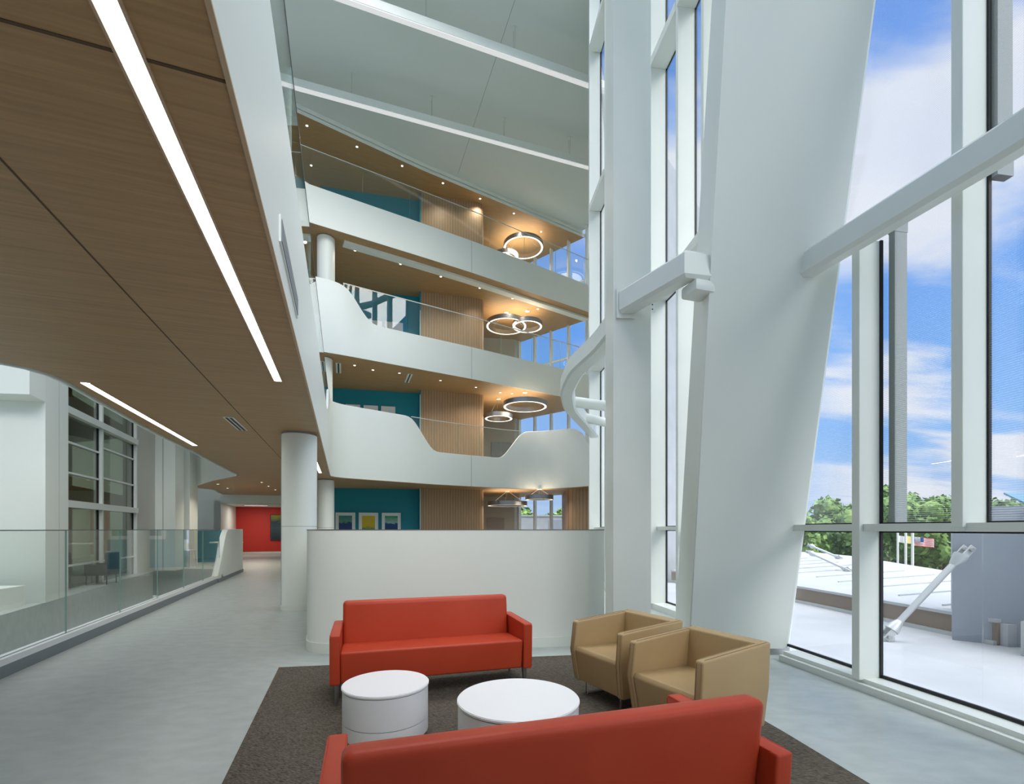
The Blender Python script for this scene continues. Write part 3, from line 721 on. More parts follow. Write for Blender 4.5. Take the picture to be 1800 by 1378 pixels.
cb = beam_path('ring_beam', [(1.38,6.2),(1.30,6.9),(1.06,7.8),(1.03,9.0),(1.25,10.3),(1.75,11.7),(2.3,13.3)], 0.26, 4.12, 4.42, 'curved white ring beam bending round behind the square column', smooth=8)
for (a, b) in (((1.15,10.0),(2.75,10.75)),((1.55,11.3),(2.55,12.2))):
    o = cb.location
    bm = B(); tube(bm, [(a[0]-o.x,a[1]-o.y,0.15),(b[0]-o.x,b[1]-o.y,0.15)], 0.11, 14); obj('strut', bm, 'white_metal', cb)
# fixing plate with two bolts on a mullion
p, tx = gl_at(9.45)
t = empty('fixing_plate', (p.x-0.30, p.y-0.07, 5.95), 0, 'small white plate with two black bolts on the mullion right of the square column', 'plate')
bm = B(); bx(bm, -0.04, 0.06, -0.012, 0.0, -0.11, 0.11); obj('plate', bm, 'white', t)
for s in (-0.045, 0.045):
    bm = B(); box(bm, (0.01,-0.016,s), (0.022,0.012,0.022), bev=0.004); obj('bolt', bm, 'black', t)

# ------------------------------------------------------------------ rug
r0, r1, r2, r3 = (-2.63,5.36), (1.68,6.02), (2.42,1.2), (-1.2,1.25)
bm = B(); prism(bm, [r0, r1, (2.09,3.66), r2, r3], 0.0, 0.012); tag(obj('area_rug', bm, 'rug'), 'dark grey-brown woven rug with slanted edges under the seating group', 'rug')

# ------------------------------------------------------------------ sofas
ZR = 0.0135
def make_sofa():
    L_, Dp = 1.86, 0.74; t = empty('sofa', (0,0,0))     # front centre at origin, +Y to the back
    at_ = 0.085
    bm = B(); bx(bm, -L_/2+at_, L_/2-at_, 0.02, Dp-0.10, 0.19, 0.475, bev=0.022, seg=3)
    for v in bm.verts:
        if v.co.z > 0.45: v.co.z -= 0.05*max(0, v.co.y)/Dp
        if v.co.z < 0.25 and v.co.y < 0.1: v.co.y += 0.03
    obj('seat', bm, 'orange_vinyl', t, ang=60)
    bm = B(); bx(bm, -L_/2+at_, L_/2-at_, Dp-0.21, Dp-0.09, 0.25, 0.84, bev=0.045, seg=4)
    for v in bm.verts: v.co.y += (v.co.z-0.42)*0.13
    obj('backrest', bm, 'orange_vinyl', t, ang=60)
    for s in (-1, 1):
        xs = s*(L_/2-at_/2)
        bm = B(); bx(bm, xs-at_/2, xs+at_/2, 0, Dp-0.02, 0.19, 0.63, bev=0.014, seg=3)
        for v in bm.verts:
            if v.co.z > 0.4 and v.co.y > 0.4: v.co.y += 0.03
            if v.co.z < 0.3 and v.co.y < 0.2: v.co.y += 0.015
        ar = obj('arm', bm, 'orange_vinyl', t, ang=60)
        bm = B()
        for o_ in (-1, 1): tube(bm, [(xs+o_*(at_/2-0.003),0.016,0.21),(xs+o_*(at_/2-0.003),0.004,0.61),(xs+o_*(at_/2-0.003),0.02,0.627),(xs+o_*(at_/2-0.003),Dp-0.03,0.627)], 0.0035, 6)
        obj('piping', bm, 'piping', ar)
        for yy in (0.07, Dp-0.14):
            bm = B(); tube(bm, [(xs-s*0.01,yy,0.0),(xs-s*0.02,yy,0.20)], [0.014,0.026], 14); obj('leg', bm, 'brushed', t)
    return t
sa = math.atan2(0.295, 0.956)
s1 = make_sofa(); s1.location = (-0.69, 4.38, ZR); s1.rotation_euler = (0,0,sa)
tag(s1, 'orange-red vinyl sofa in front of the white parapet, facing the tables', 'sofa')
s2 = copy_tree(s1); fl = Vector((-0.83,2.14)); c = fl+Vector((0.956,0.295))*0.93
s2.location = (c.x, c.y, ZR); s2.rotation_euler = (0,0,sa+math.pi)
tag(s2, 'orange-red vinyl sofa in the foreground seen from behind', 'sofa')

# ------------------------------------------------------------------ drum tables
def drum(x, y, d, h, label):
    r = d/2; t = empty('drum_table', (x, y, ZR), 0, label, 'table')
    bm = B(); cyl(bm, (0,0), r, h-0.022, h, 96); bmesh.ops.bevel(bm, geom=[e for e in bm.edges if len(e.link_faces)==2 and e.calc_face_angle(0)>1], offset=0.005, segments=2, affect='EDGES'); obj('tabletop', bm, 'laminate', t)
    bm = B(); cyl(bm, (0,0), r-0.006, 0.145, h-0.026, 96); obj('drum_body', bm, 'laminate', t)
    bm = B(); cyl(bm, (0,0), r-0.006, 0.04, 0.139, 96); obj('lower_band', bm, 'laminate', t)
    bm = B(); cyl(bm, (0,0), r-0.014, 0.035, h-0.02, 64); obj('reveal', bm, 'groove', t)
    bm = B(); cyl(bm, (0,0), r-0.05, 0.0, 0.04, 64); obj('plinth', bm, 'brushed', t)
drum(-0.955, 3.6, 0.64, 0.395, 'smaller white drum table in front of the far sofa')
drum(0.043, 3.28, 0.84, 0.395, 'larger white drum table between the two sofas')

# ------------------------------------------------------------------ armchairs
def make_chair():
    t = empty('armchair', (0,0,0))      # faces -X; centre at origin; x from -0.36 (front) to 0.36
    w = 0.34; th = 0.068
    # shell: outline in plan of the U, with a hexagonal side profile
    def lvl(z):
        # front x and back x at this height
        k = abs(z-0.42)
        fx_ = -0.375+0.16*max(0, 0.42-z)*0.9+0.10*max(0, z-0.42)
        bx_ = 0.335+0.10*max(0, z-0.30)-0.12*max(0, 0.30-z)
        ww = w+0.015-0.06*max(0, 0.42-z)-0.03*max(0, z-0.42)
        return fx_, bx_, ww
    zs = [0.13, 0.42, 0.70]
    for s in (-1, 1):
        bm = B(); rows = []
        for z in zs:
            f_, b_, ww = lvl(z); top = z
            zf, zb = (z, z) if z < 0.7 else (0.685, 0.735)
            rows.append([bm.verts.new(c) for c in ((f_, s*ww, zf),(b_, s*(ww-0.0), zb),(b_-0.0, s*(ww-th*0.95), zb),(f_, s*(ww-th), zf))])
        for r, q in zip(rows, rows[1:]):
            for k in range(4): bm.faces.new((r[k], r[(k+1)%4], q[(k+1)%4], q[k]))
        bm.faces.new(rows[0][::-1]); bm.faces.new(rows[-1])
        bmesh.ops.recalc_face_normals(bm, faces=bm.faces)
        bmesh.ops.bevel(bm, geom=[e for e in bm.edges if e.calc_face_angle(0) > 0.6], offset=0.018, segments=3, affect='EDGES', profile=0.6)
        ar = obj('arm', bm, 'tan_leather', t, ang=60)
        bm = B()
        f0, b0, w0 = lvl(0.15); f1, b1, w1 = lvl(0.42); f2, b2, w2 = lvl(0.67)
        for o_ in (0.014, th-0.014):
            tube(bm, [(f0-0.002, s*(w0-o_), 0.16),(f1-0.002, s*(w1-o_), 0.42),(f2-0.001, s*(w2-o_), 0.665),(f2+0.035, s*(w2-o_), 0.691),(b2-0.03, s*(w2-o_), 0.735)], 0.0022, 5)
        obj('seam', bm, 'stitch', ar)
    # back, slightly splayed
    bm = B(); rows = []
    for z in zs:
        f_, b_, ww = lvl(z); zb = z if z < 0.7 else 0.735
        rows.append([bm.verts.new(c) for c in ((b_-0.12, -ww+0.012, zb),(b_+0.005, -ww+0.012, zb),(b_+0.005, ww-0.012, zb),(b_-0.12, ww-0.012, zb))])
    for r, q in zip(rows, rows[1:]):
        for k in range(4): bm.faces.new((r[k], r[(k+1)%4], q[(k+1)%4], q[k]))
    bm.faces.new(rows[0][::-1]); bm.faces.new(rows[-1])
    bmesh.ops.recalc_face_normals(bm, faces=bm.faces)
    bmesh.ops.bevel(bm, geom=[e for e in bm.edges if e.calc_face_angle(0) > 0.6], offset=0.018, segments=3, affect='EDGES', profile=0.6)
    bk = obj('backrest', bm, 'tan_leather', t, ang=60)
    bm = B(); rows = []
    for z in (0.135, 0.42, 0.452):
        f_, b_, ww = lvl(min(z, 0.42)); k = 0.012 if z < 0.43 else 0.03
        rows.append([bm.verts.new(c) for c in ((f_+k, -(ww-th), z),(0.26, -(ww-th), z-(0.03 if z > 0.3 else 0)),(0.26, ww-th, z-(0.03 if z > 0.3 else 0)),(f_+k, ww-th, z))])
    for r, q in zip(rows, rows[1:]):
        for k in range(4): bm.faces.new((r[k], r[(k+1)%4], q[(k+1)%4], q[k]))
    bm.faces.new(rows[0][::-1]); bm.faces.new(rows[-1])
    bmesh.ops.recalc_face_normals(bm, faces=bm.faces)
    bmesh.ops.bevel(bm, geom=[e for e in bm.edges if e.calc_face_angle(0) > 0.5], offset=0.012, segments=3, affect='EDGES', profile=0.6)
    obj('seat', bm, 'tan_leather', t, ang=60)
    for s in (-1, 1):
        y = s*0.24
        bm = B(); tube(bm, [(-0.27,y,0.14),(-0.27,y,0.02),(-0.262,y,0.008),(-0.25,y,0.007),(0.24,y,0.007),(0.255,y,0.01),(0.262,y,0.02),(0.262,y,0.14)], 0.0075, 8)
        obj('sled_leg', bm, 'chrome', t)
    return t
ca = math.atan2(0.48, 0.876)
ch1 = make_chair(); ch1.location = (1.05, 4.40, ZR); ch1.rotation_euler = (0,0,ca)
tag(ch1, 'tan leather armchair on chrome sled legs, the farther one beside the sofa', 'armchair')
ch2 = copy_tree(ch1); ch2.location = (1.39, 3.58, ZR); tag(ch2, 'tan leather armchair on chrome sled legs, the nearer one behind the foreground sofa', 'armchair')

# ------------------------------------------------------------------ pictures
def painting_mat(name, stops, seed):
    m = mat(name, (0.5,0.5,0.5), 0.6); N, L, b = nodes(m)
    tc = N.new('ShaderNodeTexCoord'); sp = N.new('ShaderNodeSeparateXYZ'); L.new(tc.outputs['Generated'], sp.inputs[0])
    mp = N.new('ShaderNodeMapping'); L.new(tc.outputs['Generated'], mp.inputs[0]); mp.inputs['Scale'].default_value = (3, 1, 9); mp.inputs['Location'].default_value = (seed, seed*2, 0)
    no = N.new('ShaderNodeTexNoise'); L.new(mp.outputs[0], no.inputs[0]); no.inputs['Scale'].default_value = 1.6; no.inputs['Detail'].default_value = 6
    a = N.new('ShaderNodeMath'); a.operation = 'MULTIPLY_ADD'; a.inputs[1].default_value = 0.35; a.inputs[2].default_value = -0.17; L.new(no.outputs[0], a.inputs[0])
    s = N.new('ShaderNodeMath'); L.new(sp.outputs[2], s.inputs[0]); L.new(a.outputs[0], s.inputs[1])
    r = N.new('ShaderNodeValToRGB'); L.new(s.outputs[0], r.inputs[0])
    while len(r.color_ramp.elements) < len(stops): r.color_ramp.elements.new(0.5)
    for e, (p, c) in zip(r.color_ramp.elements, stops): e.position = p; e.color = (*c, 1)
    L.new(r.outputs[0], b.inputs['Base Color'])
painting_mat('art_blue', [(0,(0.02,0.05,0.15)),(0.62,(0.01,0.05,0.20)),(0.68,(0.12,0.30,0.16)),(1,(0.03,0.25,0.30))], 1)
painting_mat('art_yellow', [(0,(0.03,0.20,0.10)),(0.36,(0.10,0.25,0.08)),(0.42,(0.55,0.40,0.02)),(1,(0.62,0.50,0.03))], 2)
painting_mat('art_green', [(0,(0.01,0.03,0.15)),(0.6,(0.0,0.06,0.22)),(0.66,(0.30,0.50,0.45)),(1,(0.02,0.30,0.12))], 3)
painting_mat('art_dark', [(0,(0.02,0.03,0.05)),(0.5,(0.05,0.08,0.10)),(0.7,(0.03,0.05,0.07)),(1,(0.30,0.32,0.02))], 4)
painting_mat('art_mono', [(0,(0.6,0.6,0.6)),(0.4,(0.05,0.04,0.05)),(0.55,(0.7,0.68,0.66)),(1,(0.8,0.8,0.8))], 5)
mat('frame_white', (0.8,0.8,0.78), 0.5); mat('mat_board', (0.75,0.80,0.80), 0.8)
ta = math.atan2(td.y, td.x)
def wall_pt(px):     # on the teal wall
    k = (px-900)/F; s_ = (k*T0.y-T0.x)/(td.x-k*td.y); return T0+td*s_
def picture(pos, z, w, h, ang, art, label, frame='frame_white', border=0.14):
    t = empty('framed_picture', (pos[0], pos[1], z), ang, label, 'picture')
    bm = B()
    f_ = 0.03
    for a in ((-w/2,w/2,h-f_,h),(-w/2,w/2,0,f_),(-w/2,-w/2+f_,f_,h-f_),(w/2-f_,w/2,f_,h-f_)): bx(bm, a[0], a[1], -0.06, 0, a[2], a[3])
    obj('frame', bm, frame, t)
    bm = B(); bx(bm, -w/2+f_, w/2-f_, -0.03, 0, f_, h-f_); obj('mount', bm, 'mat_board', t)
    bm = B(); bx(bm, -w/2+border, w/2-border, -0.036, -0.029, border, h-border); obj('artwork', bm, art, t)
tn = Vector((td.y, -td.x))*0.02
for px, art, lab in ((607.5,'art_blue','framed blue and green picture on the teal wall, left of three above the parapet'),(648,'art_yellow','framed yellow and green picture on the teal wall, middle of three above the parapet'),(688,'art_green','framed teal and dark blue picture, right of three above the parapet')):
    p = wall_pt(px)+tn; picture(p, 1.16, 0.86, 1.17, ta, art, lab)
for px, lab in ((620.5,'left of three picture tops on the second floor teal wall, above the solid balcony edge'),(652,'middle of three picture tops on the second floor teal wall'),(682.5,'right of three picture tops on the second floor teal wall')):
    p = wall_pt(px)+tn; picture(p, 6.35, 0.64, 0.95, ta, 'art_mono', lab, border=0.10)
for px, w, lab in ((650,1.1,'black and white picture on the third floor teal wall, left one behind the glass'),(693,0.8,'black and white picture on the third floor teal wall, right one behind the glass')):
    p = wall_pt(px)+tn; picture(p, 10.3, w, 0.95, ta, 'art_mono', lab, border=0.05)

# ------------------------------------------------------------------ left background
def bw(X): return 31.28+0.354*X        # white cross wall
def seg_wall(bm, xa, xb, z0, z1, base=bw, th=0.3):
    prism(bm, [(xa, base(xa)),(xb, base(xb)),(xb-0.1, base(xb)+th),(xa-0.1, base(xa)+th)], z0, z1)
bm = B(); seg_wall(bm, -25, -15.76, 0, 9.1); seg_wall(bm, -15.76, -11.2, 2.98, 9.1); seg_wall(bm, -11.2, -9.7, 0, 9.1)
struct(obj('wall_cross', bm, 'white'))
rw = lambda X: 36.2+0.354*X
bm = B(); seg_wall(bm, -19, -10, 0, 3.1, rw); struct(obj('wall_red', bm, 'red_wall'))
bm = B(); prism(bm, [(-15.76,bw(-15.76)),(-17.45,rw(-17.45)),(-17.75,rw(-17.75)),(-16.06,bw(-16.06))], 0, 3.1)
prism(bm, [(-11.2,bw(-11.2)),(-12.9,rw(-12.9)),(-12.6,rw(-12.6)),(-10.9,bw(-10.9))], 0, 3.1); struct(obj('wall_corridor', bm, 'white'))
bm = B(); prism(bm, [(-16.06,bw(-16.06)+.1),(-17.8,rw(-17.8)),(-12.6,rw(-12.6)),(-10.9,bw(-10.9)+.1)], 2.98, 3.1); struct(obj('ceiling', bm, 'white'))
bm = B(); seg_wall(bm, -17.45, -12.9, 0, 0.12, lambda X: rw(X)-0.02, 0.02); struct(obj('baseboard_far', bm, 'white_metal'))
X_ = -15.0; X_ = (474-900)/F; xx = X_*36.2/(1-0.354*X_); p = Vector((xx+0.95, rw(xx+0.95)-0.03))
picture(p, 0.85, 1.9, 1.65, math.atan2(.354,1), 'art_dark', 'large dark picture with yellow strokes on the red corridor wall', frame='black', border=0.035)
t = empty('corridor_fill_light', (-15.3, 28.4, 2.98), ANG, 'lit panel added inside the red corridor to brighten its wall', 'ceiling light')  # added fill lamp that brightens the red wall
bm = B(); box(bm, (0,0,-0.01), (1.2,0.3,0.02)); obj('diffuser', bm, 'pendant_lens', t)
la = bpy.data.lights.new('light', 'AREA'); la.shape = 'RECTANGLE'; la.size = 1.1; la.size_y = 0.3; la.energy = 45; la.color = (1,0.93,0.85)
lo = bpy.data.objects.new('light', la); COL.objects.link(lo); lo.parent = t; lo.location = (0,0,-0.03)
# big white pier at far left with a boxed beam
bm = B(); prism(bm, [(-13.2,9.6),(-9.92,10.1),(-10.46,11.2),(-13.6,12.0)], 0, 9.1); struct(obj('wall_pier', bm, 'white'))
bm = B(); box(bm, (-10.235,10.72,4.5), (0.02,0.02,9)); struct(obj('trim_10', bm, 'joint'))
bm = B(); prism(bm, [(-13.2,9.1),(-9.7,9.55),(-9.92,10.1),(-13.2,9.8)], 4.28, 6.2); struct(obj('wall_beam', bm, 'white'))
bm = B(); prism(bm, [(-13.2,7.9),(-9.75,8.9),(-9.95,9.7),(-13.2,9.3)], 0, 0.42); tag(obj('low_plinth', bm, 'white'), 'low white box plinth against the pier behind the left glass guard', 'plinth')
# pilasters
bm = B(); prism(bm, [(-13.66,18.0),(-12.76,18.0),(-12.95,18.75),(-13.9,18.75)], 0, 9.1); struct(obj('wall_pilaster', bm, 'white'))
bm = B(); box(bm, (-13.22,17.995,4.5), (0.02,0.012,9)); struct(obj('trim_10', bm, 'joint'))
bm = B(); prism(bm, [(-13.75,19.6),(-13.3,19.6),(-13.5,20.4),(-14,20.4)], 0, 9.1); struct(obj('wall_pilaster', bm, 'white'))
bm = B(); prism(bm, [(-13.85,16.9),(-13.2,16.7),(-13.7,18.7),(-14.3,18.7)], 0, 9.1); struct(obj('wall_pilaster', bm, 'beige_wall'))
# internal glazed screen
a, b = Vector((-11.3,11.8)), Vector((-13.3,16.7)); u = (b-a).normalized(); L_ = (b-a).length; ang = math.atan2(u.y, u.x)
t = struct(empty('window_6', (a.x, a.y, 0), ang))
split = 2.42
for k, (s0, s1, off) in enumerate(((0, split, 0.0), (split, L_, 0.0))):
    zs = ([0.02,0.62,2.22,3.03,3.82,4.62,6.3,9.1] if k == 0 else [0.02,0.62,2.22,3.1,4.0,4.62,6.3,9.1])
    for z0, z1 in zip(zs, zs[1:]):
        bm = B(); bx(bm, s0+0.04, s1-0.04, 0.0, 0.02, z0, z1); obj('pane', bm, 'tinted_glass', t)
        thick = abs(z1-2.22) < .01 or abs(z1-4.62) < .01
        bm = B(); bx(bm, s0, s1, -0.14 if thick else -0.05, 0.05, z1-(0.09 if thick else 0.025), z1+(0.09 if thick else 0.025)); obj('transom', bm, 'white_metal', t)
for s_ in (0.03, split, L_-0.03):
    bm = B(); bx(bm, s_-0.05, s_+0.05, -0.10, 0.06, 0, 9.1); obj('mullion', bm, 'white_metal', t)
    bm = B(); bx(bm, s_-0.09, s_-0.05, -0.02, 0.04, 0, 9.1); obj('gasket', bm, 'gasket', t)
mat('room_olive', (0.22,0.20,0.13), 0.7)
bm = B(); prism(bm, [(-14.0,11.5),(-16.2,17.5),(-16.4,17.4),(-14.2,11.4)], 0, 9.1); struct(obj('wall_room', bm, 'room_olive'))
for z0, z1 in ((2.3,2.75),(4.75,5.2)):
    bm = B(); prism(bm, [(-11.6,12.2),(-13.6,16.6),(-16.2,17.5),(-14,11.5)], z0, z1); struct(obj('ceiling', bm, 'wood_soffit'))
# teal reflection built as a low wall, with a white table and stool
bm = B(); prism(bm, [(-17.6,22.0),(-13.6,22.6),(-13.6,22.75),(-17.6,22.15)], 0, 1.50); struct(obj('wall_teal_reflection', bm, 'teal'))
p = G(330, 957, 0.95)
t = empty('bar_table', (-12.2, 20.3, 0), 0, 'white high table in front of the teal reflection built as a low wall behind the glass guard', 'table')
bm = B(); box(bm, (0,0,1.0), (1.1,0.6,0.06), bev=0.02); obj('tabletop', bm, 'laminate', t)
bm = B(); cyl(bm, (-0.35,0), 0.035, 0.02, 0.97, 16); obj('pedestal', bm, 'brushed', t)
bm = B(); cyl(bm, (-0.35,0), 0.25, 0, 0.02, 24); obj('base_plate', bm, 'brushed', t)
def stool(x, y, rz, label):
    t = empty('bar_stool', (x, y, 0), rz, label, 'stool')
    bm = B(); box(bm, (0,0,0.72), (0.4,0.4,0.04), bev=0.015); obj('seat', bm, 'laminate', t)
    bm = B(); box(bm, (0,0.19,0.95), (0.4,0.03,0.4), bev=0.012); obj('backrest', bm, 'laminate', t)
    for sx in (-1,1):
        for sy in (-1,1):
            bm = B(); tube(bm, [(sx*.2,sy*.2,0),(sx*.15,sy*.15,0.70)], 0.012, 8); obj('leg', bm, 'chrome', t)
stool(-12.95, 19.0, 1.4, 'white high stool left of the bar table')
# black lounge chair beyond the glass guard
t = empty('lounge_chair', (-11.75, 13.6, 0), math.radians(-75), 'small black upholstered lounge chair before the glazed screen', 'armchair')
bm = B(); box(bm, (0,0,0.35), (0.6,0.6,0.18), bev=0.05, seg=3); obj('seat', bm, 'dark_grey', t, ang=60)
bm = B(); box(bm, (0,0.27,0.6), (0.62,0.12,0.62), bev=0.05, seg=3); obj('backrest', bm, 'dark_grey', t, ang=60)
for sx in (-1,1):
    bm = B(); box(bm, (sx*.3,0.02,0.45), (0.08,0.55,0.26), bev=0.03, seg=3); obj('arm', bm, 'dark_grey', t, ang=60)
    for sy in (-1,1):
        bm = B(); tube(bm, [(sx*.25,sy*.24,0),(sx*.25,sy*.24,0.27)], 0.015, 8); obj('leg', bm, 'black', t)
# back wall far left of the side room, and an unseen wall behind the camera added to shade sofa and soffit
bm = B(); prism(bm, [(-25,0),(-25,27),(-24.7,27),(-24.7,0)], 0, 9.1); struct(obj('wall_left', bm, 'white'))
bm = B(); prism(bm, [(-25,-0.2),(-12,-0.9),(0.0,-0.9),(0.0,-1.1),(-25,-0.4)], 0, 3.45); prism(bm, [(0.0,-0.9),(2.9,-0.9),(2.9,-1.1),(0.0,-1.1)], 0, 4.6); struct(obj('wall_back_blocker', bm, 'white'))

# ------------------------------------------------------------------ outside
bm = B(); prism(bm, [(p[0]+0.03, p[1]) for p in GL if p[1] > -5]+[(5.0,15.0),(6.2,13.2),(7.05,9),(7.3,6.6),(9.0,3.0),(9.5,-5)], -0.5, -0.12)
struct(obj('floor_terrace', bm, 'roof_white'))
t = empty('brown_kerb_wall', (6.85,9,-0.12), 0, 'low brown perforated kerb wall with white coping along the terrace edge', 'kerb wall')
kp = resample([(7.05,6.9),(7.0,7.5),(6.65,10.8),(6.0,13.4),(5.1,15.2)], 0.3, 2); kp = [(a_[0]-6.85, a_[1]-9) for a_ in kp]
bm = B(); band(bm, kp, -0.2, 0.0, 0.33); obj('mesh_panel', bm, 'brown_mesh', t)
bm = B(); band(bm, [(a_[0]-0.03, a_[1]) for a_ in kp], -0.3, 0.33, 0.38); obj('coping', bm, 'roof_white', t)
bm = B(); band(bm, [(a_[0]-0.06, a_[1]) for a_ in kp], -0.06, 0.0, 0.06); obj('foot_strip', bm, 'galv', t)
# lower building's white standing-seam roof
t = empty('white_roof', (12,16,0), 0, 'broad white standing-seam roof of the neighbouring wing beyond the terrace', 'roof')
poly = [(7.1,6.8),(6.85,10.8),(6.2,13.6),(5.3,15.4),(9,22),(14.5,29),(17.9,28.2),(17.3,24),(14.2,15.4),(12.5,10),(11,7)]
bm = B(); prism(bm, [(a_[0]-12, a_[1]-16) for a_ in poly], -1.5, 0.2); obj('roof_deck', bm, 'roof_white', t)
for k in range(16):
    y = 8+k*1.3; bm = B(); box(bm, (7.2+0.25*k*0.9-12+2.4, y-16, 0.215), (4.6,0.03,0.03), rz=0.35+0.02*k)
    obj('standing_seam', bm, 'galv', t)
# gravel / ground far below
bm = B(); prism(bm, [(-150,-60),(-150,300),(250,300),(250,-60)], -6.2, -6.0); struct(obj('floor_ground', bm, 'asphalt'))
bm = B(); prism(bm, [(5.6,19.5),(11,26),(11.4,25.7),(6,19.2)], -6, 17); struct(obj('wall_outside', bm, 'roof_white'))
# grey and white outside block at right
t = empty('roof_block', (7.6,6.6,-0.12), 0, 'grey and white rooftop block with a brown grille, outside the right window', 'building')
q = [(6.75,7.25),(7.15,7.1)]
bm = B(); prism(bm, [(-0.88,0.65),(-0.30,0.15),(0.4,0.9),(-0.3,1.3)], 0, 2.02); obj('grey_pier', bm, 'grey_panel', t)
bm = B(); prism(bm, [(-0.30,0.15),(-0.1,-0.6),(0.2,-2.2),(3.5,-2.2),(3.5,2),(0.4,0.9)], 0, 2.02); obj('white_panel', bm, 'cladding', t)
bm = B(); prism(bm, [(-0.80,-0.25),(-0.30,-1.5),(0.2,-1.4),(-0.22,-0.15)], 0.0, 0.46); obj('grille_box', bm, 'galv', t)
bm = B(); prism(bm, [(-0.80,-0.30),(-0.33,-1.45),(-0.30,-1.45),(-0.77,-0.30)], 0.04, 0.40); obj('grille', bm, 'brown_mesh', t)
# tie rod
def tie(a, b, r, label, floor_z=-0.12):
    a, b = Vector(a), Vector(b); t = empty('tie_rod', a, 0, label, 'tie rod'); d = b-a; u = d.normalized()
    bm = B(); tube(bm, [u*0.18, d-u*0.18], r, 14); obj('rod', bm, 'galv', t)
    bm = B(); box(bm, (0,0,(floor_z-a.z)/2), (0.2,0.12,max(0.02, a.z-floor_z)), bev=0.008, seg=1); obj('foot_lug', bm, 'galv', t)
    for p0, sgn in ((Vector((0,0,0)), 1), (d, -1)):
        bm = B(); tube(bm, [p0+u*sgn*0.30, p0+u*sgn*0.18, p0+u*sgn*0.12], [r*1.1, r*2.0, r*2.2], 12); 
        perp = Vector((-u.y, u.x, 0)).normalized()
        for s in (-1, 1): box(bm, p0+u*sgn*0.06+perp*s*r*1.5, (0.24, 0.02, 0.10), rz=math.atan2(u.y, u.x), ry=-math.asin(u.z), bev=0.01, seg=1)
        obj('clevis', bm, 'galv', t)
        bm = B(); tube(bm, [p0-perp*r*2.6, p0+perp*r*2.6], r*0.7, 10); obj('pin', bm, 'brushed', t)
tie(D(1557,1118,7.2), D(1700,966,7.05), 0.045, 'thick galvanised tie rod rising from the white terrace to the grey pier')
tie(D(1494,1003,15.3), D(1421,970,16.6), 0.045, 'thin galvanised tie rod low over the white roof, the lower of two', 0.2)
tie(D(1477,981,21.7), D(1423,958,23.2), 0.05, 'thin galvanised tie rod low over the white roof, the upper of two', 0.2)
# flag poles
for px, Y, lab, cols in ((1578,34,'white flagpole, leftmost of three, with a white flag','w'),(1592,30.5,'middle flagpole of three with a pale yellow flag','y'),(1604,27,'rightmost flagpole of three, flying a striped flag with a blue canton','us')):
    p = D(px, 938, Y); t = empty('flagpole', (p.x, p.y, -6), 0, lab, 'flagpole')
    bm = B(); tube(bm, [(0,0,0),(0,0,7.75 if cols != 'us' else 7.85)], 0.07, 10); obj('pole', bm, 'flag_white', t)
    if cols == 'us':
        bm = B()
        nx, nz = 20, 13; W_, H_ = 1.25, 0.52; V = [[bm.verts.new((0.08+W_*i/nx, 0.12*math.sin(i*0.7), 6.62+H_*j/nz - 0.006*i)) for j in range(nz+1)] for i in range(nx+1)]
        for i in range(nx):
            for j in range(nz):
                f = bm.faces.new((V[i][j],V[i+1][j],V[i+1][j+1],V[i][j+1])); f.material_index = 2 if (i < 8 and j >= 6) else (0 if j%2 == 0 else 1)
        fl_ = obj('flag', bm, ['flag_red','flag_white','flag_blue'], t)
        bm = B()
        for r_ in range(5):
            for c_ in range(6):
                box(bm, (0.13+c_*0.075, 0.0, 6.88+r_*0.05), (0.02,0.16,0.02), rz=0.2, ry=0.78)
        obj('stars', bm, 'flag_white', fl_)
    else:
        bm = B(); V = [[bm.verts.new((0.08+ (0.55 if cols=='w' else 1.5)*i/8, 0.1*math.sin(i*1.1), 6.66+0.48*j/2-0.02*i)) for j in range(3)] for i in range(9)]
        for i in range(8):
            for j in range(2): bm.faces.new((V[i][j],V[i+1][j],V[i+1][j+1],V[i][j+1]))
        obj('flag', bm, 'flag_white' if cols == 'w' else 'flag_yellow', t)
# trees
def tree_mesh(seed, r, h, n):
    rnd = random.Random(seed); bm = B(); blobs = []
    for k in range(14):
        a = rnd.uniform(0, 2*math.pi); d_ = rnd.uniform(0, r*0.65); blobs.append((d_*math.cos(a), d_*math.sin(a), h*rnd.uniform(0.45,0.85), r*rnd.uniform(0.3,0.5)))
    for k in range(n):
        b_ = rnd.choice(blobs); v = Vector((rnd.gauss(0,1), rnd.gauss(0,1), rnd.gauss(0,1))).normalized()*b_[3]*rnd.uniform(0.75,1.08)
        c = Vector(b_[:3])+v; s = r*rnd.uniform(0.05,0.11)
        e1 = Vector((rnd.gauss(0,1), rnd.gauss(0,1), rnd.gauss(0,1))).normalized(); e2 = v.cross(e1).normalized()
        bm.faces.new([bm.verts.new(c+e1*s), bm.verts.new(c+e2*s*0.8), bm.verts.new(c-e1*s), bm.verts.new(c-e2*s*0.8)])
    for b_ in blobs:
        bmesh.ops.create_icosphere(bm, subdivisions=2, radius=b_[3]*0.82, matrix=Matrix.Translation(b_[:3]))
    return bm
def make_tree(seed, r, h, leaf):
    t = empty('tree', (0,0,0))
    obj('crown', tree_mesh(seed, r, h, 2600), leaf, t, fin=False)
    bm = B(); tube(bm, [(0,0,0),(0.1,0,h*0.3),(0,0.1,h*0.6)], [r*0.08,r*0.06,r*0.03], 8); obj('trunk', bm, 'bark', t)
    return t
protos = [make_tree(1, 3.4, 11.0, 'leaf'), make_tree(2, 3.2, 10.4, 'leaf_dark'), make_tree(3, 3.6, 11.2, 'leaf')]
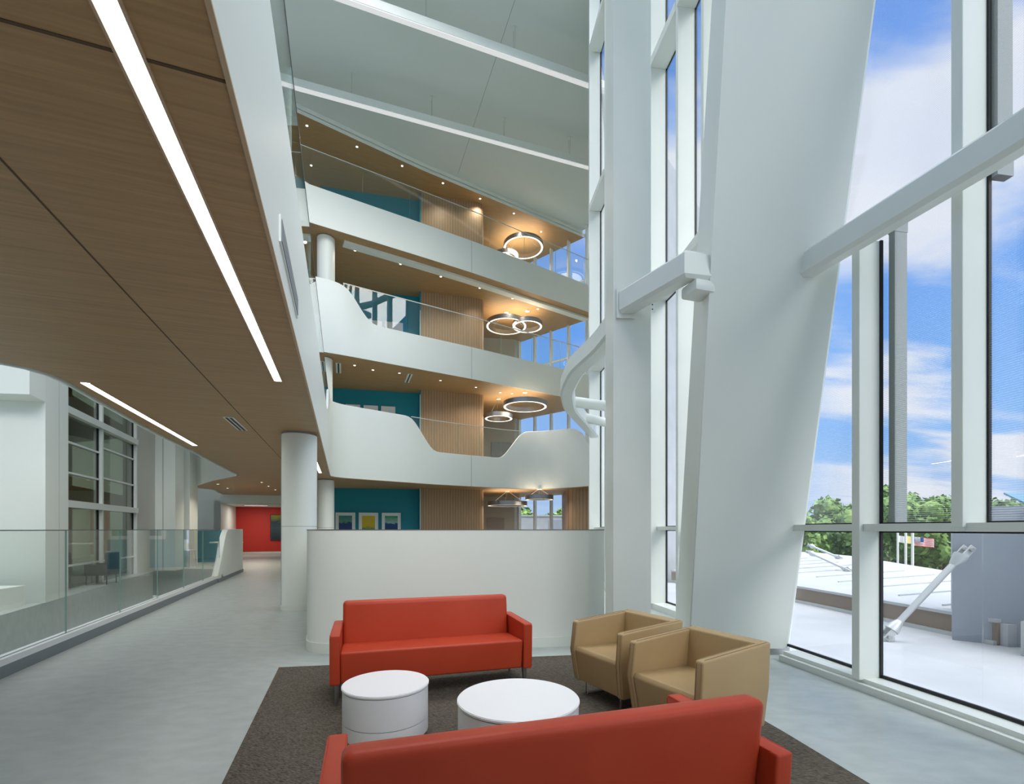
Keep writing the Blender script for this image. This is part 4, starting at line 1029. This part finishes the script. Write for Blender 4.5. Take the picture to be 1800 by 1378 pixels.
spots = [(1388,41,0,0.88),(1462,52,2,1.02),(1492,43,1,0.85),(1535,62,1,1.15),(1606,44,0,1.0),(1660,55,2,1.05),(1722,44,0,0.95),(1752,62,1,1.25),(1838,48,0,0.95),(1905,62,2,1.0),(1560,72,2,1.3),(1655,72,1,1.35),
         (913,58,0,1.0),(950,84,1,1.05),(990,70,2,1.0),(1050,85,0,1.05)]
labs = ['light green tree beyond the white roof, leftmost beside the leaning column','light green tree in the narrow window left of the first mullion','dark green tree just left of the first window mullion','dark green tree right behind the first window mullion','light tree above the flagpoles, its crown reaching highest','broad light tree right of the flags','light tree hidden partly by the second mullion','dark tree beside the blue roof','tree behind the blue roof','broad tree at the right picture edge','distant broad tree between the first mullion and the flags','distant dark tree behind the second mullion',
        'tall light tree seen through the garden windows at left','small dark tree in the middle garden window','round light tree right in the garden windows','tree behind the slatted wall at the right of the garden windows']
for i, (px, Y, k, s) in enumerate(spots):
    first = k not in [q[2] for q in spots[:i]]
    t = protos[k] if first else copy_tree(protos[k])
    t.location = ((px-900)*Y/F, Y, -6); t.scale = (s, s, s); t.rotation_euler = (0, 0, i*1.3); tag(t, labs[i], 'tree', 'trees beyond the building')
# hedge mass behind, hides the ground edge
bm = B()
rnd = random.Random(5)
for k in range(5200):
    x = rnd.uniform(30, 110); y = 86+rnd.uniform(-3,3)+0; z = rnd.uniform(-6, 3.0); s = rnd.uniform(0.35,0.8)
    e1 = Vector((rnd.gauss(0,1), rnd.gauss(0,1), rnd.gauss(0,1))).normalized(); e2 = e1.orthogonal().normalized(); c = Vector((x,y,z))
    bm.faces.new([bm.verts.new(c+e1*s), bm.verts.new(c+e2*s), bm.verts.new(c-e1*s), bm.verts.new(c-e2*s)])
bx(bm, 30, 110, 93, 93.5, -6, 2.4)
tag(obj('woodland', bm, 'leaf_dark', fin=False), 'dark green woodland belt behind the flagpoles', 'woodland', kind='stuff')
# small outside buildings
t = empty('white_outbuilding', (3.2,48,-6), 0, 'low white building outside the garden windows', 'building')
bm = B(); box(bm, (0,0,4.4), (4.6,5,8.8)); obj('wall', bm, 'roof_white', t)
bm = B(); box(bm, (0,0,8.85), (4.8,5.2,0.15)); obj('roof_edge', bm, 'galv', t)
bm = B(); box(bm, (0.9,-2.5,8.0), (1.3,0.06,0.9)); obj('window', bm, 'grey_panel', t)
p = D(1790, 878, 20)
t = empty('blue_roof_unit', (p.x, p.y, 0), 0.2, 'small blue-roofed penthouse beyond the right window', 'building')
bm = B(); box(bm, (0.3,0,1.2), (3,2,2.5)); obj('wall', bm, 'roof_white', t)
bm = B(); V = [bm.verts.new(v) for v in ((-1.3,-1.2,2.5),(2.2,-1.2,2.5),(2.2,0,3.1),(-0.8,0,3.1),(-1.3,-1.2,2.42),(2.2,-1.2,2.42),(2.2,0,3.02),(-0.8,0,3.02))]
for f in ((0,1,2,3),(7,6,5,4),(0,4,5,1),(1,5,6,2),(2,6,7,3),(3,7,4,0)): bm.faces.new([V[i] for i in f])
obj('roof', bm, 'blue_roof', t)
